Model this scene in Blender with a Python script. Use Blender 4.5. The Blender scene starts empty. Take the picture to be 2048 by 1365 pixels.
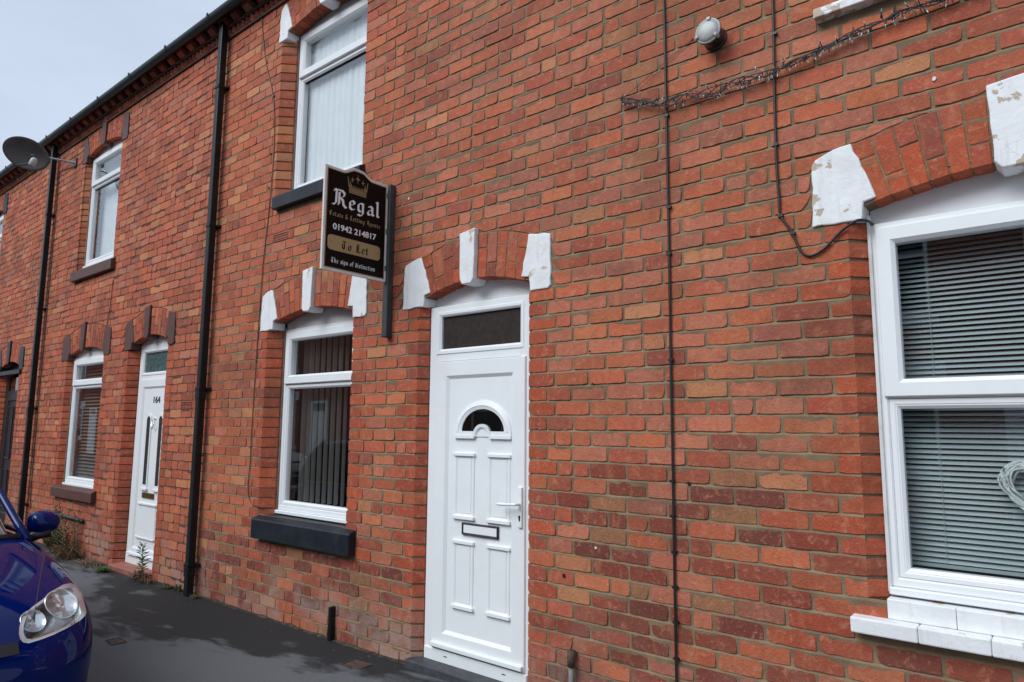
import bpy, bmesh, math, random
from mathutils import Vector, Matrix, noise
from mathutils.bvhtree import BVHTree

SC = bpy.context.scene
COL = SC.collection
RNG = random.Random(11)
R = math.radians

# ---------------------------------------------------------------- camera
CAM = Vector((0.0, -3.2, 1.54))
RIGHT = Vector((0.7751, 0.6318, 0.0066)).normalized()
FWD = Vector((-0.6276, 0.7685, 0.1244)).normalized()
UP = RIGHT.cross(FWD).normalized()
RIGHT = FWD.cross(UP).normalized()
cd = bpy.data.cameras.new('camera')
cam = bpy.data.objects.new('camera', cd)
COL.objects.link(cam)
m = Matrix((RIGHT, UP, -FWD)).transposed().to_4x4()
m.translation = CAM
cam.matrix_world = m
cd.sensor_fit = 'HORIZONTAL'
cd.sensor_width = 36.0
cd.lens = 24.0
cd.clip_start = 0.05
cd.clip_end = 900
SC.camera = cam
FPX = 1365.0


def ray(px, py):
    """direction of a pixel of the 2048 x 1365 photograph"""
    return (RIGHT * ((px - 1024) / FPX) - UP * ((py - 682.5) / FPX) + FWD).normalized()


def on_y(px, py, y):
    d = ray(px, py)
    return CAM + d * ((y - CAM.y) / d.y)


def on_z(px, py, z):
    d = ray(px, py)
    return CAM + d * ((z - CAM.z) / d.z)


def project(p):
    v = Vector(p) - CAM
    w = v.dot(FWD)
    return 1024 + FPX * v.dot(RIGHT) / w, 682.5 - FPX * v.dot(UP) / w, w


# ---------------------------------------------------------------- sky, sun, exposure
SUN_EL, SUN_AZ = R(42), R(-20)
world = bpy.data.worlds.new('World')
SC.world = world
world.use_nodes = True
wn, wl = world.node_tree.nodes, world.node_tree.links
wn.clear()
sky = wn.new('ShaderNodeTexSky')
sky.sky_type = 'NISHITA'
sky.sun_disc = False
sky.sun_elevation = SUN_EL
sky.sun_rotation = R(180) + SUN_AZ
sky.air_density = 1.2
sky.dust_density = 3.0
skm = wn.new('ShaderNodeVectorMath'); skm.operation = 'SCALE'; skm.inputs['Scale'].default_value = 0.06
tc = wn.new('ShaderNodeTexCoord')
mp = wn.new('ShaderNodeMapping'); mp.inputs['Scale'].default_value = (1, 1, 2.6)
cn = wn.new('ShaderNodeTexNoise'); cn.inputs['Scale'].default_value = 2.2; cn.inputs['Detail'].default_value = 5
cn.inputs['Roughness'].default_value = 0.5
cr = wn.new('ShaderNodeValToRGB')
cr.color_ramp.elements[0].position = 0.3; cr.color_ramp.elements[0].color = (0.345, 0.405, 0.505, 1)
cr.color_ramp.elements[1].position = 0.75; cr.color_ramp.elements[1].color = (0.455, 0.515, 0.61, 1)
mx = wn.new('ShaderNodeMix'); mx.data_type = 'RGBA'; mx.inputs['Factor'].default_value = 0.85
bg = wn.new('ShaderNodeBackground'); bg.inputs['Strength'].default_value = 1.0
wo = wn.new('ShaderNodeOutputWorld')
wl.new(sky.outputs[0], skm.inputs[0])
wl.new(tc.outputs['Generated'], mp.inputs[0]); wl.new(mp.outputs[0], cn.inputs[0]); wl.new(cn.outputs[0], cr.inputs[0])
wl.new(skm.outputs[0], mx.inputs['A']); wl.new(cr.outputs[0], mx.inputs['B'])
wl.new(mx.outputs['Result'], bg.inputs[0]); wl.new(bg.outputs[0], wo.inputs[0])

sd = bpy.data.lights.new('sun', 'SUN')
sd.energy = 1.5
sd.angle = R(38)
sd.color = (0.93, 0.975, 1.0)
sun = bpy.data.objects.new('sun', sd)
COL.objects.link(sun)
sv = Vector((math.sin(SUN_AZ) * math.cos(SUN_EL), -math.cos(SUN_AZ) * math.cos(SUN_EL), math.sin(SUN_EL)))
sun.rotation_euler = (-sv).to_track_quat('-Z', 'Y').to_euler()
sun.location = (0, -6, 12)

SC.view_settings.view_transform = 'Standard'
SC.view_settings.look = 'None'
SC.view_settings.exposure = 0.80
SC.view_settings.gamma = 1.0
SC.view_settings.use_curve_mapping = False
SC.cycles.max_bounces = 8
SC.cycles.transparent_max_bounces = 16


# ---------------------------------------------------------------- materials
class NT:
    def __init__(s, name):
        s.m = bpy.data.materials.new(name)
        s.m.use_nodes = True
        s.t = s.m.node_tree
        s.b = s.t.nodes['Principled BSDF']
        s.out = s.t.nodes['Material Output']

    def n(s, typ, **kw):
        o = s.t.nodes.new(typ)
        for k, v in kw.items():
            setattr(o, k, v)
        return o

    def l(s, a, b):
        s.t.links.new(a, b)

    def math(s, op, a, b=None, c=None, clamp=False):
        o = s.n('ShaderNodeMath', operation=op, use_clamp=clamp)
        for i, v in enumerate((a, b, c)):
            if v is None:
                continue
            if isinstance(v, (int, float)):
                o.inputs[i].default_value = v
            else:
                s.l(v, o.inputs[i])
        return o.outputs[0]

    def pos(s, scale=(1, 1, 1), offset=None):
        g = s.n('ShaderNodeNewGeometry').outputs['Position']
        if offset is not None:
            a = s.n('ShaderNodeVectorMath', operation='ADD')
            s.l(g, a.inputs[0]); s.l(offset, a.inputs[1]); g = a.outputs[0]
        mpn = s.n('ShaderNodeMapping')
        mpn.inputs['Scale'].default_value = scale
        s.l(g, mpn.inputs[0])
        return mpn.outputs[0]

    def noise(s, vec, scale=5, detail=4, rough=0.55, dist=0.0):
        o = s.n('ShaderNodeTexNoise')
        o.inputs['Scale'].default_value = scale
        o.inputs['Detail'].default_value = detail
        o.inputs['Roughness'].default_value = rough
        o.inputs['Distortion'].default_value = dist
        s.l(vec, o.inputs['Vector'])
        return o.outputs[0]

    def ramp(s, fac, a, b, smooth=True):
        o = s.n('ShaderNodeMapRange')
        o.interpolation_type = 'SMOOTHSTEP' if smooth else 'LINEAR'
        o.inputs[1].default_value = a
        o.inputs[2].default_value = b
        s.l(fac, o.inputs[0])
        return o.outputs[0]

    def mix(s, fac, a, b, blend='MIX'):
        o = s.n('ShaderNodeMix', data_type='RGBA', blend_type=blend)
        for k, v in (('Factor', fac), ('A', a), ('B', b)):
            if isinstance(v, (int, float)):
                o.inputs[k].default_value = v
            elif isinstance(v, tuple):
                o.inputs[k].default_value = (*v, 1) if len(v) == 3 else v
            else:
                s.l(v, o.inputs[k])
        return o.outputs['Result']

    def bump(s, h, strength=0.3, dist=0.01):
        o = s.n('ShaderNodeBump')
        o.inputs['Strength'].default_value = strength
        o.inputs['Distance'].default_value = dist
        s.l(h, o.inputs['Height'])
        s.l(o.outputs[0], s.b.inputs['Normal'])


def pmat(name, col, rough=0.5, metal=0.0, var=0.12, ns=7.0, bump=0.0, bs=80.0, dirt=None, dirt_amt=0.0, coat=0.0, ds=3.0, spec=.5):
    t = NT(name)
    p = t.pos()
    f = t.noise(p, ns, 5)
    dark = tuple(c * (1 - var) for c in col)
    lite = tuple(min(1, c * (1 + var)) for c in col)
    c = t.mix(t.ramp(f, .3, .7), dark, lite)
    if dirt:
        g = t.noise(p, ds, 6, .65, .4)
        c = t.mix(t.math('MULTIPLY', t.ramp(g, .48, .72), dirt_amt), c, dirt)
    t.l(c, t.b.inputs['Base Color'])
    t.b.inputs['Roughness'].default_value = rough
    t.b.inputs['Metallic'].default_value = metal
    t.b.inputs['Specular IOR Level'].default_value = spec
    t.b.inputs['Coat Weight'].default_value = coat
    t.b.inputs['Coat Roughness'].default_value = 0.03
    if bump:
        t.bump(t.noise(p, bs, 4, .6), bump, 0.004)
    return t.m


def brick_material(name, single):
    t = NT(name)
    if single:
        oi = t.n('ShaderNodeObjectInfo')
        col, rnd = oi.outputs['Color'], oi.outputs['Random']
    else:
        at = t.n('ShaderNodeAttribute', attribute_name='bc')
        col, rnd = at.outputs['Color'], at.outputs['Alpha']
    cx = t.n('ShaderNodeCombineXYZ')
    for i, k in enumerate((37.0, 11.0, 23.0)):
        t.l(t.math('MULTIPLY', rnd, k), cx.inputs[i])
    p = t.pos(offset=cx.outputs[0])
    pw = t.pos()
    # kiln bands across a brick, broad blotches, fine pits
    band = t.noise(t.pos((17, 17, 6), cx.outputs[0]), 1.0, 3, .5, .4)
    blot = t.noise(p, 24, 6, .68, .5)
    mid = t.noise(p, 62, 4, .6, .2)
    fine = t.noise(p, 130, 5, .65)
    c = t.mix(t.math('MULTIPLY', t.ramp(band, .54, .70), .30), col, (.52, .20, .085))
    c = t.mix(t.math('MULTIPLY', t.ramp(band, .42, .26), .24), c, (.17, .056, .038))
    c = t.mix(t.math('MULTIPLY', t.ramp(blot, .53, .70), .32), c, (.165, .058, .040))
    c = t.mix(t.math('MULTIPLY', t.ramp(blot, .47, .31), .50), c, (.56, .245, .155))
    c = t.mix(t.math('MULTIPLY', t.ramp(fine, .58, .72), .60), c, (.10, .036, .025))
    c = t.mix(t.math('MULTIPLY', t.ramp(mid, .57, .70), .30), c, (.15, .050, .034))
    c = t.mix(t.math('MULTIPLY', t.ramp(mid, .42, .30), .28), c, (.60, .27, .18))
    # lime bloom and soot with shapes of their own
    bloom = t.noise(pw, 2.6, 7, .7, .6)
    sep = t.n('ShaderNodeSeparateXYZ'); t.l(t.n('ShaderNodeNewGeometry').outputs['Position'], sep.inputs[0])
    low = t.ramp(sep.outputs[2], .62, .05)
    bl = t.math('MULTIPLY', t.ramp(bloom, .40, .64), t.math('MULTIPLY_ADD', low, .66, .04))
    c = t.mix(bl, c, (.33, .265, .225))
    soot = t.noise(pw, .95, 7, .64, .9)
    c = t.mix(t.math('MULTIPLY', t.ramp(soot, .49, .70), .46), c, (.100, .047, .028))
    spk = t.noise(p, 48, 2, .5)
    c = t.mix(t.math('MULTIPLY', t.ramp(spk, .74, .80), .5), c, (.5, .38, .31))
    smear = t.noise(pw, 8.5, 7, .72, .5)
    c = t.mix(t.math('MULTIPLY', t.ramp(smear, .655, .70), .6), c, (.26, .195, .135))
    t.l(c, t.b.inputs['Base Color'])
    t.b.inputs['Roughness'].default_value = 0.82
    t.b.inputs['Specular IOR Level'].default_value = 0.35
    h = t.math('ADD', t.math('ADD', t.math('MULTIPLY', fine, .7), t.math('MULTIPLY', mid, -.9)), t.math('MULTIPLY', blot, -1.2))
    t.bump(h, 0.55, 0.007)
    return t.m


def mortar_material(name, col, dark):
    t = NT(name)
    p = t.pos()
    a = t.noise(p, 5, 6, .6)
    b = t.noise(p, 120, 4, .6)
    c = t.mix(t.ramp(a, .35, .7), dark, col)
    c = t.mix(t.math('MULTIPLY', t.ramp(b, .55, .75), .35), c, tuple(x * .45 for x in dark))
    t.l(c, t.b.inputs['Base Color'])
    t.b.inputs['Roughness'].default_value = .95
    t.bump(b, .8, .004)
    return t.m


def glass_material(name, tint=(.955, .975, .975), boost=1.55):
    t = NT(name)
    t.t.nodes.remove(t.b)
    fr = t.n('ShaderNodeFresnel')
    bf = t.n('ShaderNodeNewGeometry').outputs['Backfacing']
    t.l(t.math('MULTIPLY_ADD', bf, 1 / 1.52 - 1.52, 1.52), fr.inputs[0])      # thin pane: same reflectance from both sides
    tr = t.n('ShaderNodeBsdfTransparent'); tr.inputs[0].default_value = (*tint, 1)
    gl = t.n('ShaderNodeBsdfGlossy'); gl.inputs['Roughness'].default_value = 0.004
    mxs = t.n('ShaderNodeMixShader')
    t.l(t.math('MULTIPLY', fr.outputs[0], boost, clamp=True), mxs.inputs[0])
    t.l(tr.outputs[0], mxs.inputs[1]); t.l(gl.outputs[0], mxs.inputs[2])
    t.l(mxs.outputs[0], t.out.inputs[0])
    return t.m


def chipped_paint(name, col, under, amt=.5, scale=9.0, lo=.60, hi=.63):
    t = NT(name)
    p = t.pos()
    a = t.noise(p, scale, 6, .6, .3)
    crack = t.n('ShaderNodeTexVoronoi', feature='DISTANCE_TO_EDGE')
    crack.inputs['Scale'].default_value = 26
    t.l(p, crack.inputs['Vector'])
    k = t.math('MULTIPLY', t.ramp(crack.outputs[0], .025, .0), t.ramp(t.noise(p, 6, 3), .5, .65))
    msk = t.math('MAXIMUM', t.math('MULTIPLY', t.ramp(a, lo, hi), amt), t.math('MULTIPLY', k, .5 * amt))
    c = t.mix(t.ramp(t.noise(p, 14, 4), .3, .7), tuple(x * .93 for x in col), col)
    run = t.noise(t.pos((34, 34, 3)), 1.0, 4, .6)
    c = t.mix(t.math('MULTIPLY', t.ramp(run, .52, .78), .30), c, (.40, .36, .31))
    gr_ = t.noise(p, 3.5, 6, .7, .5)
    c = t.mix(t.math('MULTIPLY', t.ramp(gr_, .5, .75), .22), c, (.42, .40, .36))
    c = t.mix(msk, c, under)
    t.l(c, t.b.inputs['Base Color'])
    t.b.inputs['Roughness'].default_value = .6
    t.bump(t.math('SUBTRACT', t.noise(p, 45, 4), t.math('MULTIPLY', msk, .6)), .45, .004)
    return t.m


M = {}
M['brick1'] = brick_material('brick_face', True)
M['brickm'] = brick_material('brick_mass', False)
M['mortar_tan'] = mortar_material('mortar_tan', (.275, .190, .112), (.180, .123, .073))
M['mortar_dark'] = mortar_material('mortar_brown', (.135, .066, .043), (.075, .038, .028))
M['upvc'] = pmat('white_upvc', (.80, .82, .83), .32, var=.02, ns=3, dirt=(.55, .53, .48), dirt_amt=.12)
M['upvc_old'] = pmat('weathered_white_upvc', (.66, .66, .65), .45, var=.05, dirt=(.30, .28, .25), dirt_amt=.5)
M['white_paint'] = chipped_paint('white_masonry_paint', (.80, .81, .82), (.50, .40, .28), .9, 8, .63, .66)
M['white_paint_worn'] = chipped_paint('worn_white_masonry_paint', (.80, .81, .82), (.44, .35, .25), .95, 9, .555, .58)
M['brown_paint'] = pmat('maroon_brown_paint', (.100, .043, .034), .5, spec=.3, var=.12, bump=.2)
M['black_paint'] = pmat('black_masonry_paint', (.012, .013, .015), .42, var=.2, bump=.2)
M['navy_paint'] = pmat('navy_black_masonry_paint', (.012, .016, .023), .5, var=.2, spec=.3, ns=12, bump=.35, bs=60, dirt=(.05, .05, .052), dirt_amt=.35)
M['seal'] = pmat('grey_sealant', (.20, .16, .13), .8, var=.2, bump=.3)
M['glass'] = glass_material('window_glass')
M['glass_dark'] = glass_material('tinted_glass', (.35, .38, .38))
M['obscure'] = pmat('obscured_dark_glass', (.040, .033, .030), .2, var=.14, ns=30, bump=.12, bs=45)
M['obscure_green'] = pmat('obscured_green_glass', (.05, .10, .10), .18, var=.35, ns=30, bump=.35, bs=50)
M['plastic_black'] = pmat('black_plastic', (.009, .011, .012), .36, var=.15, spec=.28, dirt=(.035, .038, .038), dirt_amt=.3)
M['gutter'] = pmat('black_green_gutter_plastic', (.012, .022, .022), .3, var=.2)
M['cable'] = pmat('black_cable', (.012, .012, .014), .45, var=.1)
M['cable_red'] = pmat('painted_over_cable', (.13, .07, .05), .6, var=.25)
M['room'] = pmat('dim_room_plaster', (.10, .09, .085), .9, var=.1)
M['slat_grey'] = pmat('grey_blind_fabric', (.50, .47, .44), .8, var=.08)
M['slat_white'] = pmat('white_blind_fabric', (.88, .90, .91), .75, var=.03)
M['slat_alu'] = pmat('pale_grey_slat', (.40, .46, .47), .35, var=.04)
M['slat_wood'] = pmat('brown_wood_slat', (.30, .20, .14), .5, var=.15)
M['wicker'] = pmat('white_wicker', (.62, .66, .64), .7, var=.15, ns=40)
M['slate'] = pmat('grey_slate', (.07, .075, .085), .6, var=.25, ns=5, bump=.3, bs=20)
M['stone_step'] = pmat('dark_grey_step', (.05, .054, .06), .6, var=.25, ns=20, bump=.4)
M['terracotta'] = pmat('terracotta_tile', (.30, .105, .075), .6, var=.15)
M['steel'] = pmat('galvanised_steel', (.45, .46, .47), .35, 1.0, var=.15)
M['lamp_cover'] = pmat('dusty_lamp_glass', (.36, .37, .35), .35, var=.12, ns=14, dirt=(.30, .29, .27), dirt_amt=.5, ds=9)
M['lamp_body'] = pmat('black_lamp_body', (.016, .018, .018), .3, var=.2)
M['bulb'] = pmat('clear_bulb', (.40, .42, .45), .2, var=.1)
M['chrome'] = pmat('chrome', (.75, .76, .78), .12, 1.0, var=.03)
M['brass'] = pmat('brass', (.35, .21, .055), .3, 1.0, var=.1)
M['dish'] = pmat('dark_grey_dish_mesh', (.065, .058, .055), .55, var=.15)
M['lnb'] = pmat('grey_plastic', (.42, .43, .44), .5, var=.05)
M['sign_black'] = pmat('gloss_black_board', (.004, .004, .004), .4, var=.1, spec=.15)
M['sign_white'] = pmat('white_board_edge', (.70, .68, .64), .45, var=.04, dirt=(.4, .36, .3), dirt_amt=.3)
M['ink_white'] = pmat('white_lettering', (.82, .83, .84), .5, var=.01)
M['gold'] = pmat('gold_lettering', (.32, .235, .115), .4, var=.05)
M['gold_dull'] = pmat('dull_gold_lettering', (.42, .31, .18), .45, var=.05)
M['plaque'] = pmat('gold_plaque', (.36, .27, .13), .38, var=.06, ns=3)
M['post'] = pmat('dark_grey_post', (.03, .036, .04), .5, var=.25, dirt=(.09, .1, .1), dirt_amt=.4)
M['rust'] = pmat('rusty_iron', (.075, .045, .034), .8, var=.3, ns=30, bump=.5)
M['airbrick'] = pmat('terracotta_air_brick', (.30, .07, .04), .75, var=.15)
M['air_hole'] = pmat('dark_vent_hole', (.01, .008, .008), .9, var=.1)
M['ground'] = pmat('far_ground', (.06, .06, .055), .9, var=.2)
M['kerbstone'] = pmat('grey_kerbstone', (.20, .19, .18), .85, var=.2, bump=.4)
M['tyre'] = pmat('tyre_rubber', (.014, .014, .015), .75, var=.15)
M['alloy'] = pmat('silver_wheel_trim', (.50, .51, .53), .3, .9, var=.05)
M['car_black'] = pmat('black_car_trim', (.012, .012, .014), .4, var=.1)
M['amber'] = pmat('amber_lens', (.35, .15, .06), .2, var=.1)
M['car_glass'] = pmat('dark_car_glass', (.012, .015, .015), .05, var=.1)
M['lamp_silver'] = pmat('silver_lamp_lining', (.74, .75, .77), .28, .5, var=.08)
M['lamp_bowl'] = pmat('satin_reflector', (.80, .81, .83), .22, .9, var=.05)
M['leaf'] = pmat('green_weed_leaf', (.07, .13, .035), .6, var=.35, ns=30)
M['leaf_olive'] = pmat('olive_weed_leaf', (.10, .105, .035), .7, var=.4, ns=30)
M['dry_grass'] = pmat('dry_grass', (.17, .105, .06), .85, var=.35, ns=40)


def car_paint(name, col):
    t = NT(name)
    p = t.pos()
    fl = t.noise(p, 900, 2, .5)
    c = t.mix(t.ramp(fl, .4, .65), tuple(x * .75 for x in col), tuple(min(1, x * 1.35) for x in col))
    t.l(c, t.b.inputs['Base Color'])
    t.b.inputs['Metallic'].default_value = .0
    t.b.inputs['Roughness'].default_value = .45
    t.b.inputs['Specular IOR Level'].default_value = .0
    t.b.inputs['Coat Weight'].default_value = .65
    t.b.inputs['Coat IOR'].default_value = 1.42
    t.b.inputs['Coat Roughness'].default_value = .03
    return t.m


M['car_blue'] = car_paint('blue_car_paint', (.0006, .008, .085))


def asphalt(name, wet):
    t = NT(name)
    p = t.pos()
    f = t.noise(p, 190, 4, .7)
    b = t.noise(p, 3.2, 6, .6)
    c = t.mix(t.ramp(f, .35, .7), (.062, .065, .069), (.215, .222, .23))
    c = t.mix(t.math('MULTIPLY', t.ramp(b, .4, .7), .35), c, (.128, .133, .138))
    grit = t.n('ShaderNodeTexVoronoi', feature='F1'); grit.inputs['Scale'].default_value = 34
    t.l(p, grit.inputs['Vector'])
    g = t.math('MULTIPLY', t.ramp(grit.outputs[0], .07, .04), t.ramp(t.noise(p, 22, 2), .60, .66))
    c = t.mix(t.math('MULTIPLY', g, .4), c, (.22, .20, .18))
    ro = None
    if wet:
        sep = t.n('ShaderNodeSeparateXYZ'); t.l(t.n('ShaderNodeNewGeometry').outputs['Position'], sep.inputs[0])
        x, y = sep.outputs[0], sep.outputs[1]
        # damp stain spreading from the wall foot, widest beside the downpipe
        reach = t.math('MULTIPLY_ADD', t.math('ABSOLUTE', t.math('ADD', x, 5.75)), -.33, .98)
        reach = t.math('MAXIMUM', reach, .20)
        d = t.math('ADD', y, reach)
        w = t.noise(t.pos((1.2, 2.6, 1)), 2.1, 6, .62, .5)
        d = t.math('ADD', d, t.math('MULTIPLY_ADD', w, 1.0, -.5))
        wm = t.ramp(d, -.10, .12)
        dry = t.ramp(t.noise(t.pos((1.0, 3.4, 1)), 1.3, 4, .5, .3), .60, .68)
        wm = t.math('MULTIPLY', wm, t.math('SUBTRACT', 1.0, t.math('MULTIPLY', dry, .8)))
        c = t.mix(t.math('MULTIPLY', wm, .84), c, (.0085, .0095, .0105))
        ro = t.math('MULTIPLY_ADD', wm, -.22, .9)
        t.b.inputs['Specular IOR Level'].default_value = .22
    t.l(c, t.b.inputs['Base Color'])
    if ro is not None:
        t.l(ro, t.b.inputs['Roughness'])
    else:
        t.b.inputs['Roughness'].default_value = .9
    t.bump(f, .7, .006)
    return t.m


M['pavement'] = asphalt('asphalt_pavement', True)
M['road'] = asphalt('asphalt_road', False)


# ---------------------------------------------------------------- mesh helpers
class MB:
    def __init__(s):
        s.v, s.f, s.c = [], [], []

    def add(s, vs, fs):
        o = len(s.v)
        s.v.extend([tuple(p) for p in vs])
        s.f.extend([tuple(i + o for i in f) for f in fs])
        return s

    def box(s, x0, x1, y0, y1, z0, z1):
        v = [(x, y, z) for z in (z0, z1) for y in (y0, y1) for x in (x0, x1)]
        return s.add(v, [(0, 2, 3, 1), (4, 5, 7, 6), (0, 1, 5, 4), (2, 6, 7, 3), (0, 4, 6, 2), (1, 3, 7, 5)])

    def prism(s, poly, y0, y1):
        """polygon in XZ (counter-clockwise seen from the street), extruded from y0 (front) to y1"""
        n = len(poly)
        v = [(x, y0, z) for x, z in poly] + [(x, y1, z) for x, z in poly]
        f = [tuple(range(n)), tuple(range(2 * n - 1, n - 1, -1))]
        f += [(i, i + n, (i + 1) % n + n, (i + 1) % n) for i in range(n)]
        return s.add(v, f)

    def ring(s, x0, x1, z0, z1, w, yf, yb, bead=.012, drop=.012):
        """mitred rectangular frame facing -y"""
        def rect(i, y):
            return [(x0 + i, y, z0 + i), (x1 - i, y, z0 + i), (x1 - i, y, z1 - i), (x0 + i, y, z1 - i)]
        loops = [rect(0, yb), rect(0, yf + .004), rect(.004, yf), rect(w - bead, yf), rect(w, yf + drop), rect(w, yb)]
        v = [p for l in loops for p in l]
        f = []
        for k in range(len(loops) - 1):
            for i in range(4):
                a, b = k * 4 + i, k * 4 + (i + 1) % 4
                f.append((a, b, b + 4, a + 4))
        return s.add(v, f)

    def tube(s, pts, r, n=8, cap=True):
        pts = [Vector(p) for p in pts]
        rs = r if isinstance(r, (list, tuple)) else [r] * len(pts)
        v, f = [], []
        ref = Vector((0, 0, 1))
        for i, p in enumerate(pts):
            d = (pts[min(i + 1, len(pts) - 1)] - pts[max(i - 1, 0)]).normalized()
            a = d.cross(ref)
            if a.length < .15:
                a = d.cross(Vector((0, 1, 0)))
            a.normalize()
            b = a.cross(d).normalized()
            for k in range(n):
                t = 2 * math.pi * k / n
                v.append(p + (a * math.cos(t) + b * math.sin(t)) * rs[i])
        for i in range(len(pts) - 1):
            for k in range(n):
                f.append((i * n + k, i * n + (k + 1) % n, (i + 1) * n + (k + 1) % n, (i + 1) * n + k))
        if cap:
            f.append(tuple(range(n - 1, -1, -1)))
            f.append(tuple(range((len(pts) - 1) * n, len(pts) * n)))
        return s.add(v, f)

    def lathe(s, origin, axis, prof, n=20):
        """prof: list of (distance along axis, radius)"""
        axis = Vector(axis).normalized()
        a = axis.orthogonal().normalized()
        b = axis.cross(a)
        v, f = [], []
        for h, r in prof:
            for k in range(n):
                t = 2 * math.pi * k / n
                v.append(Vector(origin) + axis * h + (a * math.cos(t) + b * math.sin(t)) * max(r, 1e-5))
        for i in range(len(prof) - 1):
            for k in range(n):
                f.append((i * n + k, i * n + (k + 1) % n, (i + 1) * n + (k + 1) % n, (i + 1) * n + k))
        f.append(tuple(range(n - 1, -1, -1)))
        f.append(tuple(range((len(prof) - 1) * n, len(prof) * n)))
        return s.add(v, f)

    def mesh(s, name, mat, smooth=False):
        me = bpy.data.meshes.new(name)
        me.from_pydata(s.v, [], s.f)
        if s.c:
            a = me.attributes.new('bc', 'FLOAT_COLOR', 'FACE')
            a.data.foreach_set('color', [x for c in s.c for x in c])
        me.materials.append(M[mat] if isinstance(mat, str) else mat)
        if smooth:
            me.polygons.foreach_set('use_smooth', [True] * len(me.polygons))
        me.update()
        return me

    def build(s, name, mat, parent=None, smooth=False, bevel=0.0, seg=1, fix=False):
        me = s.mesh(name, mat, smooth)
        if fix:
            bm = bmesh.new(); bm.from_mesh(me)
            bmesh.ops.recalc_face_normals(bm, faces=bm.faces)
            bm.to_mesh(me); bm.free()
        o = link(name, me, parent)
        if bevel:
            b = o.modifiers.new('bevel', 'BEVEL')
            b.width = bevel; b.segments = seg; b.limit_method = 'ANGLE'; b.angle_limit = R(40)
        return o


def link(name, data, parent=None):
    o = bpy.data.objects.new(name, data)
    COL.objects.link(o)
    if parent is not None:
        o.parent = parent
        if parent.type == 'EMPTY':
            o.matrix_parent_inverse = parent.matrix_basis.inverted()
    return o


def tag(o, label=None, cat=None, group=None, kind=None):
    for k, v in (('label', label), ('category', cat), ('group', group), ('kind', kind)):
        if v:
            o[k] = v
    return o


def thing(name, loc, label, cat, group=None):
    o = bpy.data.objects.new(name, None)
    o.empty_display_size = .2
    o.location = loc
    COL.objects.link(o)
    return tag(o, label, cat, group)


def smooth_path(pts, k=6):
    """Catmull-Rom through points"""
    P = [Vector(p) for p in pts]
    P = [P[0] * 2 - P[1]] + P + [P[-1] * 2 - P[-2]]
    out = []
    for i in range(1, len(P) - 2):
        a, b, c, d = P[i - 1:i + 3]
        for j in range(k):
            t = j / k
            out.append(.5 * ((2 * b) + (c - a) * t + (2 * a - 5 * b + 4 * c - d) * t * t + (3 * b - a - 3 * c + d) * t ** 3))
    out.append(P[-2])
    return out


# ---------------------------------------------------------------- setting: ground, pavement, road
def sheet(name, x0, x1, y0, y1, z, mat):
    o = MB().add([(x0, y0, z), (x1, y0, z), (x1, y1, z), (x0, y1, z)], [(0, 1, 2, 3)]).build(name, mat)
    return tag(o, kind='structure')


sheet('ground', -300, 300, -300, 300, -.32, 'ground')
KERB_Y = -1.62
pv = MB()
pv.box(-45, 30, KERB_Y, .3, -.30, 0.0)
tag(pv.build('pavement', 'pavement'), kind='structure')
pv = MB(); pv.box(-45, 30, -10.2, -8.55, -.30, 0.0)
tag(pv.build('pavement_opposite', 'pavement'), kind='structure')
rd = MB(); rd.box(-45, 30, -8.40, KERB_Y - .13, -.30, -.11)
tag(rd.build('road', 'road'), kind='structure')
for yk, nm in ((KERB_Y - .128, 'kerb'), (-8.548, 'kerb_opposite')):
    root = MB().box(-45, 30, yk + .004, yk + .12, -.30, -.02).build(nm, 'kerbstone')
    tag(root, kind='structure')
    me = MB().box(-.452, .452, 0, .125, -.12, .004).mesh('kerbstone', 'kerbstone')
    for i in range(26):
        o = link('kerbstone', me, root)
        o.location = (-20 + i * .915, yk, RNG.uniform(-.004, .003))

# ---------------------------------------------------------------- the terrace: layout
CH = 0.08436                       # brick course
BL = 0.228                         # stretcher pitch
WALL_TOP = CH * 64
HX = [-15.86, -11.10, -6.33, -1.56, 3.2]     # party lines
HN = ['D', 'C', 'B', 'A']
HLAB = {
    'A': 'red brick terraced house with a white framed venetian blind window and white painted sill',
    'B': 'red brick terraced house with the plain white front door and the letting board',
    'C': 'red brick terraced house with maroon painted sills and keystones and the numbered door',
    'D': 'red brick terraced house with a black door beyond the satellite dish',
}
HOUSE = {}
for i, n in enumerate(HN):
    HOUSE[n] = thing('terraced_house', ((HX[i] + HX[i + 1]) / 2, 2.0, 0), HLAB[n], 'house', 'houses of the brick terrace')


def house_at(x):
    for i, n in enumerate(HN):
        if x < HX[i + 1]:
            return n
    return 'A'


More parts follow.
